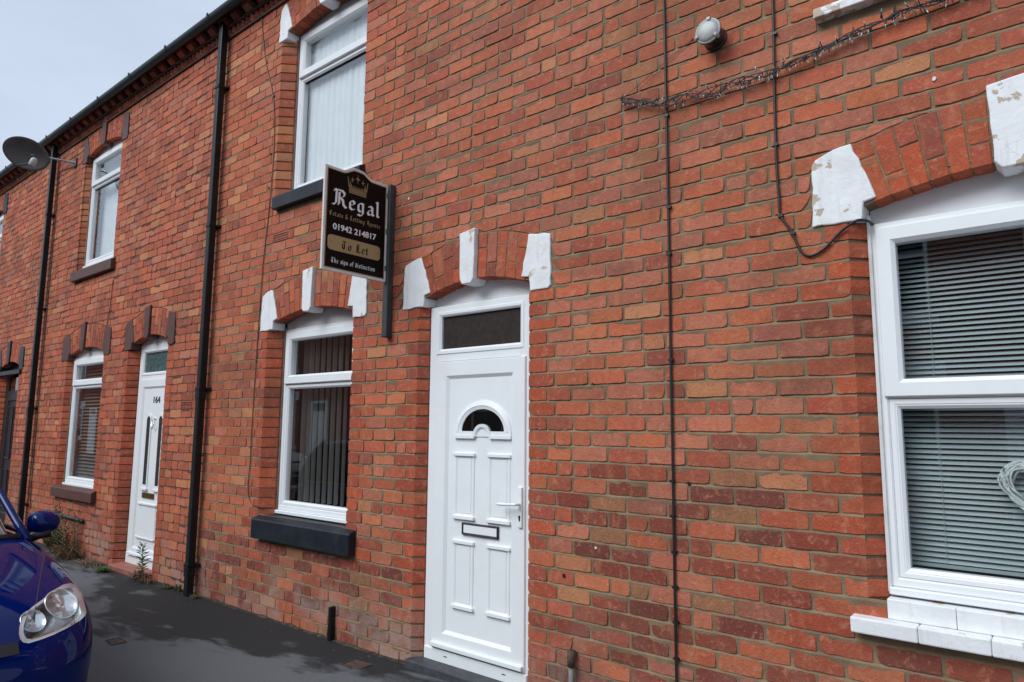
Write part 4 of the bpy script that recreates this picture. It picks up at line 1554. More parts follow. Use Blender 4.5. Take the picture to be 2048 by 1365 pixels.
# crown
cw = MB()
xk = BX + .003
for k, (va, vb) in enumerate(((3.130, 3.139), (3.142, 3.151), (3.154, 3.163), (3.166, 3.170))):
    cw.add([b3(.195, va, xk), b3(.345, va, xk), b3(.345, vb, xk), b3(.195, vb, xk)], [(0, 1, 2, 3)])
for k in range(11):
    u = .200 + .0140 * k
    hgt = .014 + .012 * abs(k - 5) / 5
    cw.add([b3(u - .005, 3.172, xk + .0001), b3(u + .005, 3.172, xk + .0001), b3(u, 3.172 + hgt, xk + .0001)], [(0, 1, 2)])
for u, c, r_ in ((.268, 3.243, .036), (.223, 3.228, .026), (.313, 3.228, .026)):
    star = []
    for k in range(8):
        a = R(90 + 45 * k)
        rr = r_ if k % 2 == 0 else r_ * .25
        star.append(b3(u + rr * math.cos(a) * .62, c + rr * math.sin(a), xk + .0002))
    cw.add(star, [tuple(range(8))])
for u0, u1, z1 in ((.195, .184, 3.24), (.345, .356, 3.24), (.212, .205, 3.215), (.328, .335, 3.215)):
    cw.add([b3(u0 - .004, 3.17, xk + .0003), b3(u0 + .004, 3.17, xk + .0003), b3(u1 + .002, z1, xk + .0003), b3(u1 - .003, z1, xk + .0003)], [(0, 1, 2, 3)])
cw.build('crown_emblem', 'gold', board)
MB().box(BX - .030, BX + .022, -.056, -.003, 2.175, 3.288).build('post', 'post', board, bevel=.004)
MB().box(BX - .032, BX + .024, -.058, -.001, 2.165, 2.182).build('post_cap', 'post', board, bevel=.003)
for z in (2.66, 2.93, 3.2):
    MB().box(BX - .015, BX + .001, -.07, -.050, z - .02, z + .02).build('fixing', 'steel', board)

# ---------------------------------------------------------------- small pipes and covers
hb = HOUSE['B']
st = MB(); st.box(-4.280, -4.250, -.045, .003, .0, .235)
MBp = st.build('pipe_boxing', 'plastic_black', hb, bevel=.004)
p_ = on_y(1143, 1320, -.03)
pb = MB().tube([(p_.x, -.034, .275), (p_.x, -.034, .355)], [.021, .021], 12).build('overflow_pipe', 'rust', hb, True)
MB().tube([(p_.x, -.034, .0), (p_.x, -.034, .272)], .014, 10).build('lower_pipe', 'kerbstone', pb, True)
MB().tube([(p_.x, .03, .335), (p_.x, -.034, .335)], .018, 10).build('pipe_elbow', 'rust', pb, True)


def cover(px, py, w, d, rz, label):
    c = on_z(px, py, 0)
    r_ = thing('stopcock_cover', (c.x, c.y, 0), label, 'utility cover')
    fr = MB().ring(-w, w, -d, d, .012, -.006, .0)
    o = MB().add([(x, z, -y) for x, y, z in fr.v], fr.f).build('cover_frame', 'rust', r_)
    o2 = MB().box(-w + .013, w - .013, -d + .013, d - .013, .0005, .004).build('cover_plate', 'rust', r_)
    o3 = MB().box(-w * .5, w * .5, -.006, .006, .0042, .007).build('cover_rib', 'rust', r_)
    for q in (o, o2, o3):
        q.matrix_parent_inverse = Matrix()
    r_.rotation_euler = (0, 0, rz)


cover(715, 1330, .085, .055, .1, 'small rusty stopcock cover by the foot of the wall near the white door')
cover(232, 1284, .075, .05, -.1, 'small rusty stopcock cover in the pavement beside the blue car')


# ---------------------------------------------------------------- blinds and window dressing
def vertical_blind(key, z0, z1, y, mat, angle, label, pitch=.082, n_skip=()):
    o = OPS[key]
    root = thing('vertical_blind', (o.xc, y, z0), label, 'blind')
    MB().box(o.xl + .05, o.xr - .05, y - .02, y + .02, z1, z1 + .035).build('head_rail', 'upvc', root)
    me = MB()
    w = .0445
    c = [(-w, .004, 0), (0, -.003, 0), (w, .004, 0)]
    me.add([(x, yy, z) for z in (0, 1) for x, yy, _ in c], [(0, 1, 4, 3), (1, 2, 5, 4)])
    sm = me.mesh('slat', mat)
    x = o.xl + .10
    i = 0
    rr = random.Random(int(z0 * 100))
    while x < o.xr - .07:
        s = link('slat', sm, root)
        s.location = (x, y, z0)
        s.rotation_euler = (0, 0, R(angle + rr.uniform(-5, 5)))
        s.scale = (1, 1, z1 - z0)
        x += pitch
        i += 1
    return root


vertical_blind('B_lo', .90, 2.36, .27, 'slat_grey', -60, 'grey vertical blind hanging in the ground floor window beside the letting board')
vertical_blind('B_up', 3.66, 5.06, .205, 'slat_white', 7, 'closed white vertical blind in the upstairs window with a black sill')
vertical_blind('C_up', 3.66, 5.06, .22, 'slat_white', 8, 'white vertical blind in the upstairs window with a maroon sill')
vertical_blind('D_up', 3.66, 5.06, .30, 'slat_white', 12, 'white vertical blind in the upstairs window beyond the satellite dish')


def venetian(key, z0, z1, y, mat, pitch, depth, tilt, label):
    o = OPS[key]
    root = thing('venetian_blind', (o.xc, y, z0), label, 'blind')
    xa, xb = o.xl + .055, o.xr - .055
    MB().box(xa, xb, y - .02, y + .02, z1 + .01, z1 + .04).build('head_rail', mat, root)
    me = MB()
    N = 4
    for i in range(N + 1):
        t = i / N * 2 - 1
        for x in (xa, xb):
            me.v.append((x, t * depth / 2, -(t * t) * depth * .10))
    me.f = [(2 * i, 2 * i + 1, 2 * i + 3, 2 * i + 2) for i in range(N)]
    sm = me.mesh('slat', mat, True)
    n = int((z1 - z0) / pitch)
    rr = random.Random(9)
    for i in range(n):
        s = link('slat', sm, root)
        s.location = (0, y, z0 + .03 + i * pitch)
        s.rotation_euler = (R(tilt + rr.uniform(-2, 2)), 0, 0)
    MB().box(xa, xb, y - .012, y + .012, z0, z0 + .014).build('bottom_rail', mat, root)
    for x in (xa + .14, (xa + xb) / 2, xb - .14):
        MB().tube([(x, y - depth * .5, z0 + .01), (x, y - depth * .5, z1 + .02)], .0011, 5).build('ladder_cord', mat, root)
    return root


venetian('A_lo', .97, 2.42, .215, 'slat_alu', .0225, .027, 40, 'silver grey venetian blind in the large window with a white painted sill')
venetian('C_lo', .86, 2.40, .19, 'slat_wood', .043, .050, 32, 'brown wooden venetian blind in the window with a maroon sill')

# wicker heart in the window
hc = on_y(2094, 985, .165)
heart = thing('wicker_heart', (hc.x, .165, hc.z - .14), 'white wicker heart hanging inside the venetian blind window', 'ornament')
hr = random.Random(3)
def heart_pt(t, k, off):
    x = 16 * math.sin(t) ** 3
    z = 13 * math.cos(t) - 5 * math.cos(2 * t) - 2 * math.cos(3 * t) - math.cos(4 * t)
    return Vector((hc.x + x * .0088 * k, .165 + off, hc.z + z * .0092 * k))
for s in range(30):
    ph = hr.random() * 6.28
    kk, fr_ = hr.uniform(.80, .98), hr.choice((3, 4, 5, 7))
    pts = []
    for i in range(61):
        t = 2 * math.pi * i / 60
        pts.append(heart_pt(t, kk + .085 * math.sin(fr_ * t + ph), .016 * math.cos(fr_ * t + ph * 1.7)))
    MB().tube(pts, .0038, 5, False).build('withy', 'wicker', heart, True)
MB().tube([(hc.x, .165, hc.z + .06), (hc.x, .165, 2.40)], .0012, 5).build('hanging_cord', 'wicker', heart)
# ledge clutter inside the window
bx0 = on_y(1835, 1152, .16)
lb = thing('paper_packet', (bx0.x, .16, .932), 'small pale packet lying on the inner ledge under the venetian blind', 'packet')
MB().box(bx0.x - .035, bx0.x + .05, .15, .19, .90, .955).build('packet_box', 'wicker', lb, bevel=.003)
MB().box(bx0.x + .002, bx0.x + .005, .148, .192, .901, .957).build('packet_strap', 'plastic_black', lb)
MB().box(OPS['A_lo'].xl + .01, OPS['A_lo'].xr - .01, .145, .30, .875, .899).build('inner_ledge', 'upvc', HOUSE['A'])
MB().box(OPS['B_lo'].xl + .01, OPS['B_lo'].xr - .01, .195, .36, .835, .862).build('inner_ledge', 'upvc', HOUSE['B'])

# ---------------------------------------------------------------- satellite dish
brk = on_y(153, 327, 0)
dctr = CAM + ray(53, 308) * 11.45
dish = thing('satellite_dish', (brk.x, 0, brk.z), 'dark oval satellite dish on a wall bracket beside the round downpipe', 'satellite dish')
nrm = (ray(53, 308) * -1 + Vector((.15, -.28, .05))).normalized()
sx = (RIGHT * .86 - UP * .42)
sx = (sx - nrm * sx.dot(nrm)).normalized()
sz = nrm.cross(sx).normalized()
d_ = MB()
rings, seg = 7, 32
for r_ in range(rings + 1):
    q = r_ / rings
    for k in range(seg):
        a = 2 * math.pi * k / seg
        d_.v.append(tuple(dctr + sx * (.275 * q * math.cos(a)) + sz * (.205 * q * math.sin(a)) - nrm * (.055 * (1 - q * q))))
for r_ in range(rings):
    for k in range(seg):
        d_.f.append((r_ * seg + k, r_ * seg + (k + 1) % seg, (r_ + 1) * seg + (k + 1) % seg, (r_ + 1) * seg + k))
do = d_.build('reflector', 'dish', dish, True)
sm_ = do.modifiers.new('solid', 'SOLIDIFY'); sm_.thickness = .006
lnbp = CAM + ray(67, 324) * 11.20
ldir = (dctr - lnbp).normalized()
MB().lathe(lnbp - sz * .06, sz, [(0, .030), (.012, .040), (.085, .042), (.105, .030), (.115, .018)], 14).build('receiver_head', 'lnb', dish, True)
rim_low = dctr - sz * .20 - sx * .02
MB().tube([rim_low - nrm * .03, rim_low + nrm * .05, lnbp - sz * .02], .009, 8).build('feed_arm', 'plastic_black', dish)
back = dctr - nrm * .07
MB().tube([Vector((brk.x, .0, brk.z)), Vector((brk.x - .05, -.10, brk.z + .01)), back + Vector((.04, .05, 0)), back], [.018, .014, .014, .016], 8).build('arm', 'steel', dish)
MB().box(brk.x - .05, brk.x + .05, -.025, .004, brk.z - .06, brk.z + .06).build('wall_plate', 'post', dish, bevel=.004)
MB().lathe(back - nrm * .045, nrm, [(0, .05), (.03, .06), (.052, .05)], 12).build('dish_mount', 'plastic_black', dish)


# ---------------------------------------------------------------- weeds
def leaf_tuft(mb, base, n, h, spread, rng, lw=.006, droop=.4):
    for i in range(n):
        a = rng.uniform(0, 2 * math.pi)
        hh = h * rng.uniform(.45, 1.0)
        d = Vector((math.cos(a), min(.25, math.sin(a)) , 0)) * spread * rng.uniform(.2, 1)
        b = Vector(base) + Vector((rng.uniform(-1, 1) * spread * .5, -abs(rng.uniform(0, 1)) * spread * .35, 0))
        p1 = b + d * .45 + Vector((0, 0, hh * .7))
        p2 = b + d + Vector((0, 0, hh * (1 - droop * rng.random())))
        s_ = Vector((-d.y, d.x, 0))
        s_ = (s_.normalized() if s_.length > 1e-4 else Vector((1, 0, 0))) * lw * rng.uniform(.6, 1.3)
        mb.add([b - s_, b + s_, p1 + s_ * .8, p1 - s_ * .8, p2], [(0, 1, 2, 3), (3, 2, 4)])


def leafy_stem(stem, leaves, base, top, rng, n, ll, lw):
    base, top = Vector(base), Vector(top)
    pts = [base.lerp(top, t) + Vector((.012 * math.sin(t * 5), 0, 0)) for t in (0, .25, .5, .75, 1)]
    o = MB().tube(pts, [.004, .0036, .003, .0025, .0015], 5)
    stem.add(o.v, o.f)
    for i in range(n):
        t = .2 + .8 * i / n
        p = base.lerp(top, t) + Vector((.012 * math.sin(t * 5), 0, 0))
        a = i * 2.4 + rng.uniform(-.3, .3)
        L = ll * (1.1 - .5 * abs(t - .5)) * rng.uniform(.8, 1.15)
        d = Vector((math.cos(a), math.sin(a) * .9, .45 + .6 * t)).normalized()
        s_ = d.cross(Vector((0, 0, 1))).normalized() * lw
        m_ = p + d * L * .5
        e = p + d * L - Vector((0, 0, L * .25))
        leaves.add([p, m_ + s_, e, m_ - s_], [(0, 1, 2), (0, 2, 3)])


wr = random.Random(8)
b0 = on_z(290, 1158, 0)
weed = thing('weed_plant', (b0.x, -.06, 0), 'upright leafy green weed at the corner of the terracotta door step', 'weed')
st_, lv_ = MB(), MB()
leafy_stem(st_, lv_, (b0.x, -.06, .02), (b0.x + .01, -.07, .34), wr, 34, .085, .010)
leafy_stem(st_, lv_, (b0.x + .02, -.06, .02), (b0.x + .06, -.09, .22), wr, 16, .07, .009)
st_.build('stem', 'leaf', weed); tag(lv_.build('leaves', 'leaf', weed), kind='stuff')
dg = MB()
leaf_tuft(dg, (b0.x + .02, -.06, 0), 130, .13, .17, wr, .004, .8)
leaf_tuft(dg, (b0.x + .20, -.05, 0), 60, .07, .16, wr, .004, .9)
tag(dg.build('dry_grass', 'dry_grass'), 'tuft of dry brown grass round the foot of the upright green weed', 'grass', kind='stuff')

b1 = on_z(150, 1105, 0)
weed2 = thing('weed_clump', (-9.2, -.1, 0), 'sprawling olive green weed clump under the maroon window sill', 'weed')
st_, lv_ = MB(), MB()
for i in range(22):
    bx = -9.35 + wr.uniform(-.38, .38)
    by = -.05 - wr.random() * .10
    hgt = wr.uniform(.22, .62) * (1.0 if abs(bx + 9.3) < .25 else .6)
    leafy_stem(st_, lv_, (bx, by, 0), (bx + wr.uniform(-.14, .14), by - wr.uniform(0, .14), hgt), wr, 30, .065, .009)
leafy_stem(st_, lv_, (-9.12, -.04, 0), (-9.10, -.06, .60), wr, 22, .06, .008)
leafy_stem(st_, lv_, (-9.18, -.04, 0), (-9.22, -.06, .52), wr, 20, .06, .008)
st_.build('stem', 'leaf_olive', weed2); tag(lv_.build('leaves', 'leaf_olive', weed2), kind='stuff')
dg = MB()
leaf_tuft(dg, (-9.1, -.10, 0), 150, .22, .34, wr, .004, .7)
leaf_tuft(dg, (-8.5, -.06, 0), 110, .07, .36, wr, .004, .9)
tag(dg.build('dry_grass', 'dry_grass'), 'dry grass along the wall foot between the weed clump and the step', 'grass', kind='stuff')
dg = MB()
leaf_tuft(dg, (-8.02, -.12, 0), 240, .055, .14, wr, .005, .5)
tag(dg.build('grass_patch', 'leaf'), 'low bright green grass patch in front of the terracotta step', 'grass', kind='stuff')
dg = MB()
leaf_tuft(dg, (-6.55, -.04, 0), 40, .10, .08, wr, .004, .6)
leaf_tuft(dg, (-6.20, -.05, 0), 40, .04, .10, wr, .004, .6)
leaf_tuft(dg, (-6.75, -.03, 0), 60, .05, .14, wr, .004, .9)
tag(dg.build('grass_tuft', 'leaf_olive'), 'sparse grass tufts at the foot of the square downpipe', 'grass', kind='stuff')
# horizontal waste pipe low on the wall
wp = thing('waste_pipe', (-9.6, 0, .42), 'grey waste pipe running level along the wall behind the weed clump', 'pipe')
MB().tube([(-10.25, -.03, .43), (-9.05, -.03, .41)], .021, 10).build('pipe_run', 'post', wp, True)
MB().box(-9.9, -9.87, -.055, .002, .40, .455).build('pipe_clip', 'post', wp)
# loose stones and litter on the pavement
gr = MB()
for i in range(70):
    x = wr.uniform(-8.4, -3.0); y = -abs(wr.gauss(0, .10)) - .015
    if wr.random() < .35:
        y = wr.uniform(-1.4, -.1)
    s = wr.uniform(.003, .010)
    vs = [(x + s * wr.uniform(.6, 1) * a, y + s * wr.uniform(.6, 1) * b, max(0, c * s * .8)) for a, b, c in ((-1, -1, 0), (1, -1, 0), (1, 1, 0), (-1, 1, 0), (0, 0, 1))]
    gr.add(vs, [(0, 1, 4), (1, 2, 4), (2, 3, 4), (3, 0, 4)])
tag(gr.build('grit', 'mortar_dark'), 'loose grit and crumbs of mortar scattered on the pavement', 'grit', kind='stuff')
# dirt, crumbs and moss gathered along the foot of the wall
dl = MB()
nseg = 420
for i in range(nseg + 1):
    x = -11.0 + 8.0 * i / nseg
    w_ = .020 + .030 * max(0, noise.noise(Vector((x * 3.1, 0, 2)))) + .014 * noise.noise(Vector((x * 17, 1, 2)))
    w_ = max(.004, w_)
    if -8.14 < x < -7.2 or x > -3.46:
        w_ = .003
    hgt = .006 + .022 * max(0, noise.noise(Vector((x * 5.3, 4, 2)))) + .006 * abs(noise.noise(Vector((x * 23, 7, 2))))
    dl.v += [(x, .006, hgt), (x, -.006 - w_ * .3, hgt * .75), (x, -.008 - w_, .0012)]
for i in range(nseg):
    for k in range(2):
        a = i * 3 + k
        dl.f.append((a, a + 1, a + 4, a + 3))
M['dirt'] = pmat('wall_foot_dirt', (.060, .048, .036), .95, var=.5, ns=26, bump=.8, bs=90, dirt=(.05, .07, .025), dirt_amt=.7, ds=5, spec=.1)
tag(dl.build('dirt_line', 'dirt'), 'line of dirt and moss gathered along the foot of the brick wall', 'dirt', kind='stuff')

# ---------------------------------------------------------------- parked car
CAR_LOC, CAR_ROT, CAR_Z = Vector((-3.816, -2.488, 0)), -.0157, -.11


def car_world(p):
    c, s_ = math.cos(CAR_ROT), math.sin(CAR_ROT)
    return Vector((CAR_LOC.x + p[0] * c - p[1] * s_, CAR_LOC.y + p[0] * s_ + p[1] * c, p[2] + CAR_Z))


def car_local(q):
    c, s_ = math.cos(CAR_ROT), math.sin(CAR_ROT)
    dx, dy = q[0] - CAR_LOC.x, q[1] - CAR_LOC.y
    return Vector((dx * c + dy * s_, -dx * s_ + dy * c, q[2] - CAR_Z))


ST = [  # x, top, half width, shoulder
    (0.00, .50, .46, .46), (-.025, .575, .60, .52), (-.08, .655, .70, .585), (-.17, .735, .775, .655), (-.32, .800, .825, .715),
    (-.52, .852, .852, .765), (-.80, .910, .870, .812), (-1.08, .958, .878, .850), (-1.30, .985, .880, .872), (-1.55, .985, .880, .885),
    (-2.1, .975, .880, .895), (-2.8, .975, .880, .905), (-3.4, .975, .872, .910), (-3.8, .965, .850, .905), (-4.02, .93, .815, .87),
    (-4.14, .80, .77, .74), (-4.20, .60, .70, .55)]


def section(x, zt, w, zs):
    lo = .19 if -4.1 < x < -.05 else .24
    mid = min(.50, zs - .04)
    return [(x, 0, zt), (x, .40 * w, zt - .006), (x, .70 * w, zt - .020), (x, .86 * w, zt - (zt - zs) * .36), (x, .955 * w, zs),
            (x, w * .995, zs - (zs - mid) * .5), (x, w, mid), (x, w * .988, .5 * (mid + lo)), (x, .96 * w, lo + .05), (x, .86 * w, lo), (x, .0, lo - .005)]


bm = bmesh.new()
rows = []
for st in ST:
    half = section(*st)
    ring_ = [bm.verts.new(p) for p in half] + [bm.verts.new((p[0], -p[1], p[2])) for p in reversed(half[1:-1])]
    rows.append(ring_)
for a, b in zip(rows[:-1], rows[1:]):
    n = len(a)
    for i in range(n):
        bm.faces.new((a[i], b[i], b[(i + 1) % n], a[(i + 1) % n]))
bm.faces.new(rows[0]); bm.faces.new(list(reversed(rows[-1])))
bmesh.ops.recalc_face_normals(bm, faces=bm.faces)
me = bpy.data.meshes.new('body'); bm.to_mesh(me); bm.free()
tmp = bpy.data.objects.new('tmp', me); COL.objects.link(tmp)
ss = tmp.modifiers.new('s', 'SUBSURF'); ss.levels = 3; ss.render_levels = 3
bpy.context.view_layer.update()
body_me = bpy.data.meshes.new_from_object(tmp.evaluated_get(bpy.context.evaluated_depsgraph_get()))
bpy.data.objects.remove(tmp)
BV = BVHTree.FromPolygons([v.co.copy() for v in body_me.vertices], [tuple(p.vertices) for p in body_me.polygons])
cam_l = car_local(CAM)


def body_hit(px, py):
    d = ray(px, py)
    q = car_local(CAM + d) - cam_l
    loc, nor, _, _ = BV.ray_cast(cam_l, q)
    if loc is None:
        loc, nor, _, _ = BV.find_nearest(cam_l + q * 4.4)
    return loc, nor


ZO = [(150, 1045), (140, 1010), (143, 955), (165, 885), (235, 810), (330, 740), (400, 682), (470, 640), (525, 628), (570, 645), (600, 690), (622, 760),
      (640, 835), (636, 866), (600, 903), (500, 962), (400, 1012), (300, 1050), (215, 1076), (172, 1070)]
HLO = [(x / 3.74, 1000 + y / 3.74) for x, y in ZO]
HLC = (sum(p[0] for p in HLO) / len(HLO), sum(p[1] for p in HLO) / len(HLO))


def lamp_pt(i, k):
    x = HLC[0] + (HLO[i][0] - HLC[0]) * k
    y = HLC[1] + (HLO[i][1] - HLC[1]) * k
    return body_hit(x, y)


def inside(px, py, k):
    c = False
    n = len(HLO)
    P = [(HLC[0] + (x - HLC[0]) * k, HLC[1] + (y - HLC[1]) * k) for x, y in HLO]
    for i in range(n):
        (x1, y1), (x2, y2) = P[i], P[i - 1]
        if (y1 > py) != (y2 > py) and px < (x2 - x1) * (py - y1) / (y2 - y1) + x1:
            c = not c
    return c


hull = [lamp_pt(i, 1.0) for i in range(len(HLO))]
lc, ln = body_hit(*HLC)
ln = sum((h[1] for h in hull), Vector()).normalized()
WHEELS = [(-.885, .75), (-3.463, .75)]
bm = bmesh.new(); bm.from_mesh(body_me)
kill = []
for f in bm.faces:
    c = f.calc_center_median()
    for sgn in (1, -1):
        cc = Vector((c.x, c.y * sgn, c.z))
        if cc.y > .2 and cc.x > -.9:
            px, py, w_ = project(car_world(cc))
            if w_ > 0 and inside(px, py, .90) and f.normal.x > -.2:
                kill.append(f); break
        if cc.y > .45 and any(math.hypot(cc.x - wx, cc.z - .31) < .345 for wx, _ in WHEELS):
            kill.append(f); break
bmesh.ops.delete(bm, geom=list(set(kill)), context='FACES')
bm.to_mesh(body_me); bm.free()
body_me.materials.clear(); body_me.materials.append(M['car_blue'])
body_me.polygons.foreach_set('use_smooth', [True] * len(body_me.polygons))

car = bpy.data.objects.new('parked_car', None)
car.location = (CAR_LOC.x, CAR_LOC.y, CAR_Z); car.rotation_euler = (0, 0, CAR_ROT)
COL.objects.link(car)
tag(car, 'shiny dark blue hatchback parked with its bonnet beside the pavement', 'car')


def cpart(mb, name, mat, parent=car, smooth=False, bevel=0.0):
    o = mb.build(name, mat, None, smooth, bevel)
    o.parent = parent
    return o


body = bpy.data.objects.new('body', body_me); COL.objects.link(body); body.parent = car


def mirror(v, sgn):
    return [(p[0], p[1] * sgn, p[2]) for p in v]


for sgn in (1, -1):
    # bezel conforming to the wing, bucket, reflectors, clear cover
    n = len(HLO)
    bz = MB()
    ks = (1.0, .94, .86)
    for k in ks:
        for i in range(n):
            p, nn = lamp_pt(i, k)
            bz.v.append(tuple(p + nn * (.004 if k == 1.0 else .002)))
    for r_ in range(len(ks) - 1):
        for i in range(n):
            bz.f.append((r_ * n + i, r_ * n + (i + 1) % n, (r_ + 1) * n + (i + 1) % n, (r_ + 1) * n + i))
    bz.v = mirror(bz.v, sgn)
    hl = cpart(bz, 'headlight', 'lamp_silver', car, True)
    bk = MB()
    deep = [(1.0, .000, .90), (.97, -.022, .90), (.85, -.034, .9)]
    rim = [lamp_pt(i, .88)[0] for i in range(n)]
    cen = sum(rim, Vector()) / n
    for k, dpt, _ in deep:
        for p in rim:
            bk.v.append(tuple(cen + (p - cen) * k + ln * dpt))
    for r_ in range(2):
        for i in range(n):
            bk.f.append((r_ * n + i, (r_ + 1) * n + i, (r_ + 1) * n + (i + 1) % n, r_ * n + (i + 1) % n))
    bk.f.append(tuple(2 * n + i for i in range(n)))
    bk.v = mirror(bk.v, sgn)
    cpart(bk, 'lamp_bucket', 'lamp_silver', hl, True)
    for (zx, zy), rad in (((470, 755), .078), ((258, 885), .056)):
        p, nn = body_hit(zx / 3.74, 1000 + zy / 3.74)
        ax_ = (ln + Vector((.35, 0, 0))).normalized()
        lm = MB().lathe(p - ln * .046, ax_, [(.0, rad * .30), (.002, rad * .45), (.014, rad * .80), (.040, rad), (.042, rad * 1.05), (.034, rad * 1.07)], 24)
        lm.v = mirror(lm.v, sgn)
        cpart(lm, 'reflector', 'lamp_bowl', hl, True)
        bb = MB().lathe(p - ln * .040, ax_, [(.0, rad * .24), (.016, rad * .24), (.030, rad * .10)], 12)
        bb.v = mirror(bb.v, sgn)
        cpart(bb, 'bulb', 'lnb', hl, True)
    am = MB()
    lowp = [(165, 1042), (210, 1062), (300, 1040), (400, 1002), (430, 985), (420, 965), (330, 995), (240, 1020), (180, 1025)]
    for x, y in lowp:
        p, nn = body_hit(x / 3.74, 1000 + y / 3.74)
        am.v.append(tuple(p - ln * .012))
    am.f = [tuple(range(len(lowp)))]
    am.v = mirror(am.v, sgn)
    cpart(am, 'indicator', 'amber', hl)
    cv = MB()
    ks = (.99, .75, .5, .25)
    for k in ks:
        for i in range(n):
            p, nn = lamp_pt(i, k)
            cv.v.append(tuple(p + nn * .005))
    cv.v.append(tuple(lc + ln * .006))
    for r_ in range(len(ks) - 1):
        for i in range(n):
            cv.f.append((r_ * n + i, r_ * n + (i + 1) % n, (r_ + 1) * n + (i + 1) % n, (r_ + 1) * n + i))
    for i in range(n):
        cv.f.append((3 * n + i, 3 * n + (i + 1) % n, 4 * n))
    cv.v = mirror(cv.v, sgn)
    cpart(cv, 'lens', 'glass', hl, True)
    # mirror
    mr = MB()
    c0 = Vector((-1.62, .940, .985))
    NR, NS = 9, 18
    for r_ in range(NR + 1):
        t = r_ / NR
        xx = -.050 + .120 * t
        q = math.sqrt(max(0, 1 - t ** 2.4))
        for k in range(NS):
            a = 2 * math.pi * k / NS
            ca, sa = math.cos(a), math.sin(a)
            ca = math.copysign(abs(ca) ** .75, ca); sa = math.copysign(abs(sa) ** .8, sa)
            yy = ca * .104 * q * (1.0 if ca < 0 else .95)
            zz = sa * .076 * q * (1 - .16 * ca)
            mr.v.append(tuple(c0 + Vector((xx - .018 * (yy / .104), yy, zz))))
    for r_ in range(NR):
        for k in range(NS):
            mr.f.append((r_ * NS + k, r_ * NS + (k + 1) % NS, (r_ + 1) * NS + (k + 1) % NS, (r_ + 1) * NS + k))
    mr.v = mirror(mr.v, sgn)
    mo = cpart(mr, 'wing_mirror', 'car_blue', car, True)
    gl = MB().lathe(c0 + Vector((-.052, 0, 0)), (1, 0, 0), [(0, .056), (.004, .064)], 16)
    gl.v = [(x, (c0.y + (y - c0.y) * 1.5) * sgn, z) for x, y, z in gl.v]
    cpart(gl, 'mirror_glass', 'chrome', mo)
    am_ = MB().tube([(-1.60, .84, .90), (-1.595, .90, .915), (-1.59, .96, .925)], [.035, .03, .035], 10)
    am_.v = mirror(am_.v, sgn)
    cpart(am_, 'mirror_arm', 'car_black', mo, True)
    # wheels
    for wx, wy in WHEELS:
        ty = MB().lathe((wx, sgn * .655, .315), (0, sgn, 0), [(0, .20), (.01, .29), (.03, .313), (.165, .313), (.19, .295), (.20, .215), (.19, .21)], 36)
        to = cpart(ty, 'wheel', 'tyre', car, True)
        rm_ = MB().lathe((wx, sgn * .82, .315), (0, sgn, 0), [(0, .205), (.02, .21), (.024, .19), (.005, .18)], 30)
        for k in range(9):
            a = 2 * math.pi * k / 9
            d = Vector((math.cos(a), 0, math.sin(a))); t_ = Vector((-d.z, 0, d.x))
            c = Vector((wx, sgn * .835, .315))
            v = [c + d * .03 + t_ * .022, c + d * .03 - t_ * .022, c + d * .19 - t_ * .016, c + d * .19 + t_ * .016]
            rm_.add(v + [p - Vector((0, sgn * .02, 0)) for p in v], [(0, 1, 2, 3), (0, 4, 5, 1), (2, 6, 7, 3), (1, 5, 6, 2), (0, 3, 7, 4)])
        rm_.lathe((wx, sgn * .81, .315), (0, sgn, 0), [(0, .05), (.035, .045), (.038, .02)], 16)
        cpart(rm_, 'rim', 'alloy', to)
        al = MB().lathe((wx, sgn * .45, .31), (0, sgn, 0), [(.0, .05), (.0, .36), (.385, .352)], 30)
        al.f = al.f[:-2]
        cpart(al, 'arch_liner', 'car_black', car)
        lip = MB().tube([(wx + .352 * math.cos(R(a)), sgn * .862, .31 + .352 * math.sin(R(a))) for a in range(-12, 193, 9)], .012, 6)
        cpart(lip, 'arch_lip', 'car_blue', car, True)

# glasshouse
LV = [(.93, -1.17, -4.02, .765), (1.02, -1.33, -4.00, .745), (1.20, -1.63, -3.92, .705), (1.36, -1.92, -3.80, .655), (1.425, -2.06, -3.72, .62)]


def loop(z, xf, xr, hw, n=6):
    pts = []
    L = (xf - xr) / 2; cxm = (xf + xr) / 2
    for k in range(32):
        a = 2 * math.pi * k / 32
        ca, sa = math.cos(a), math.sin(a)
        e = .36
        x = cxm + L * math.copysign(abs(ca) ** e, ca)
        y = hw * math.copysign(abs(sa) ** e, sa)
        if ca > 0:
            x -= .10 * (abs(y) / hw) ** 2 * (1 if z < 1.5 else 1)
        pts.append((x, y, z))
    return pts


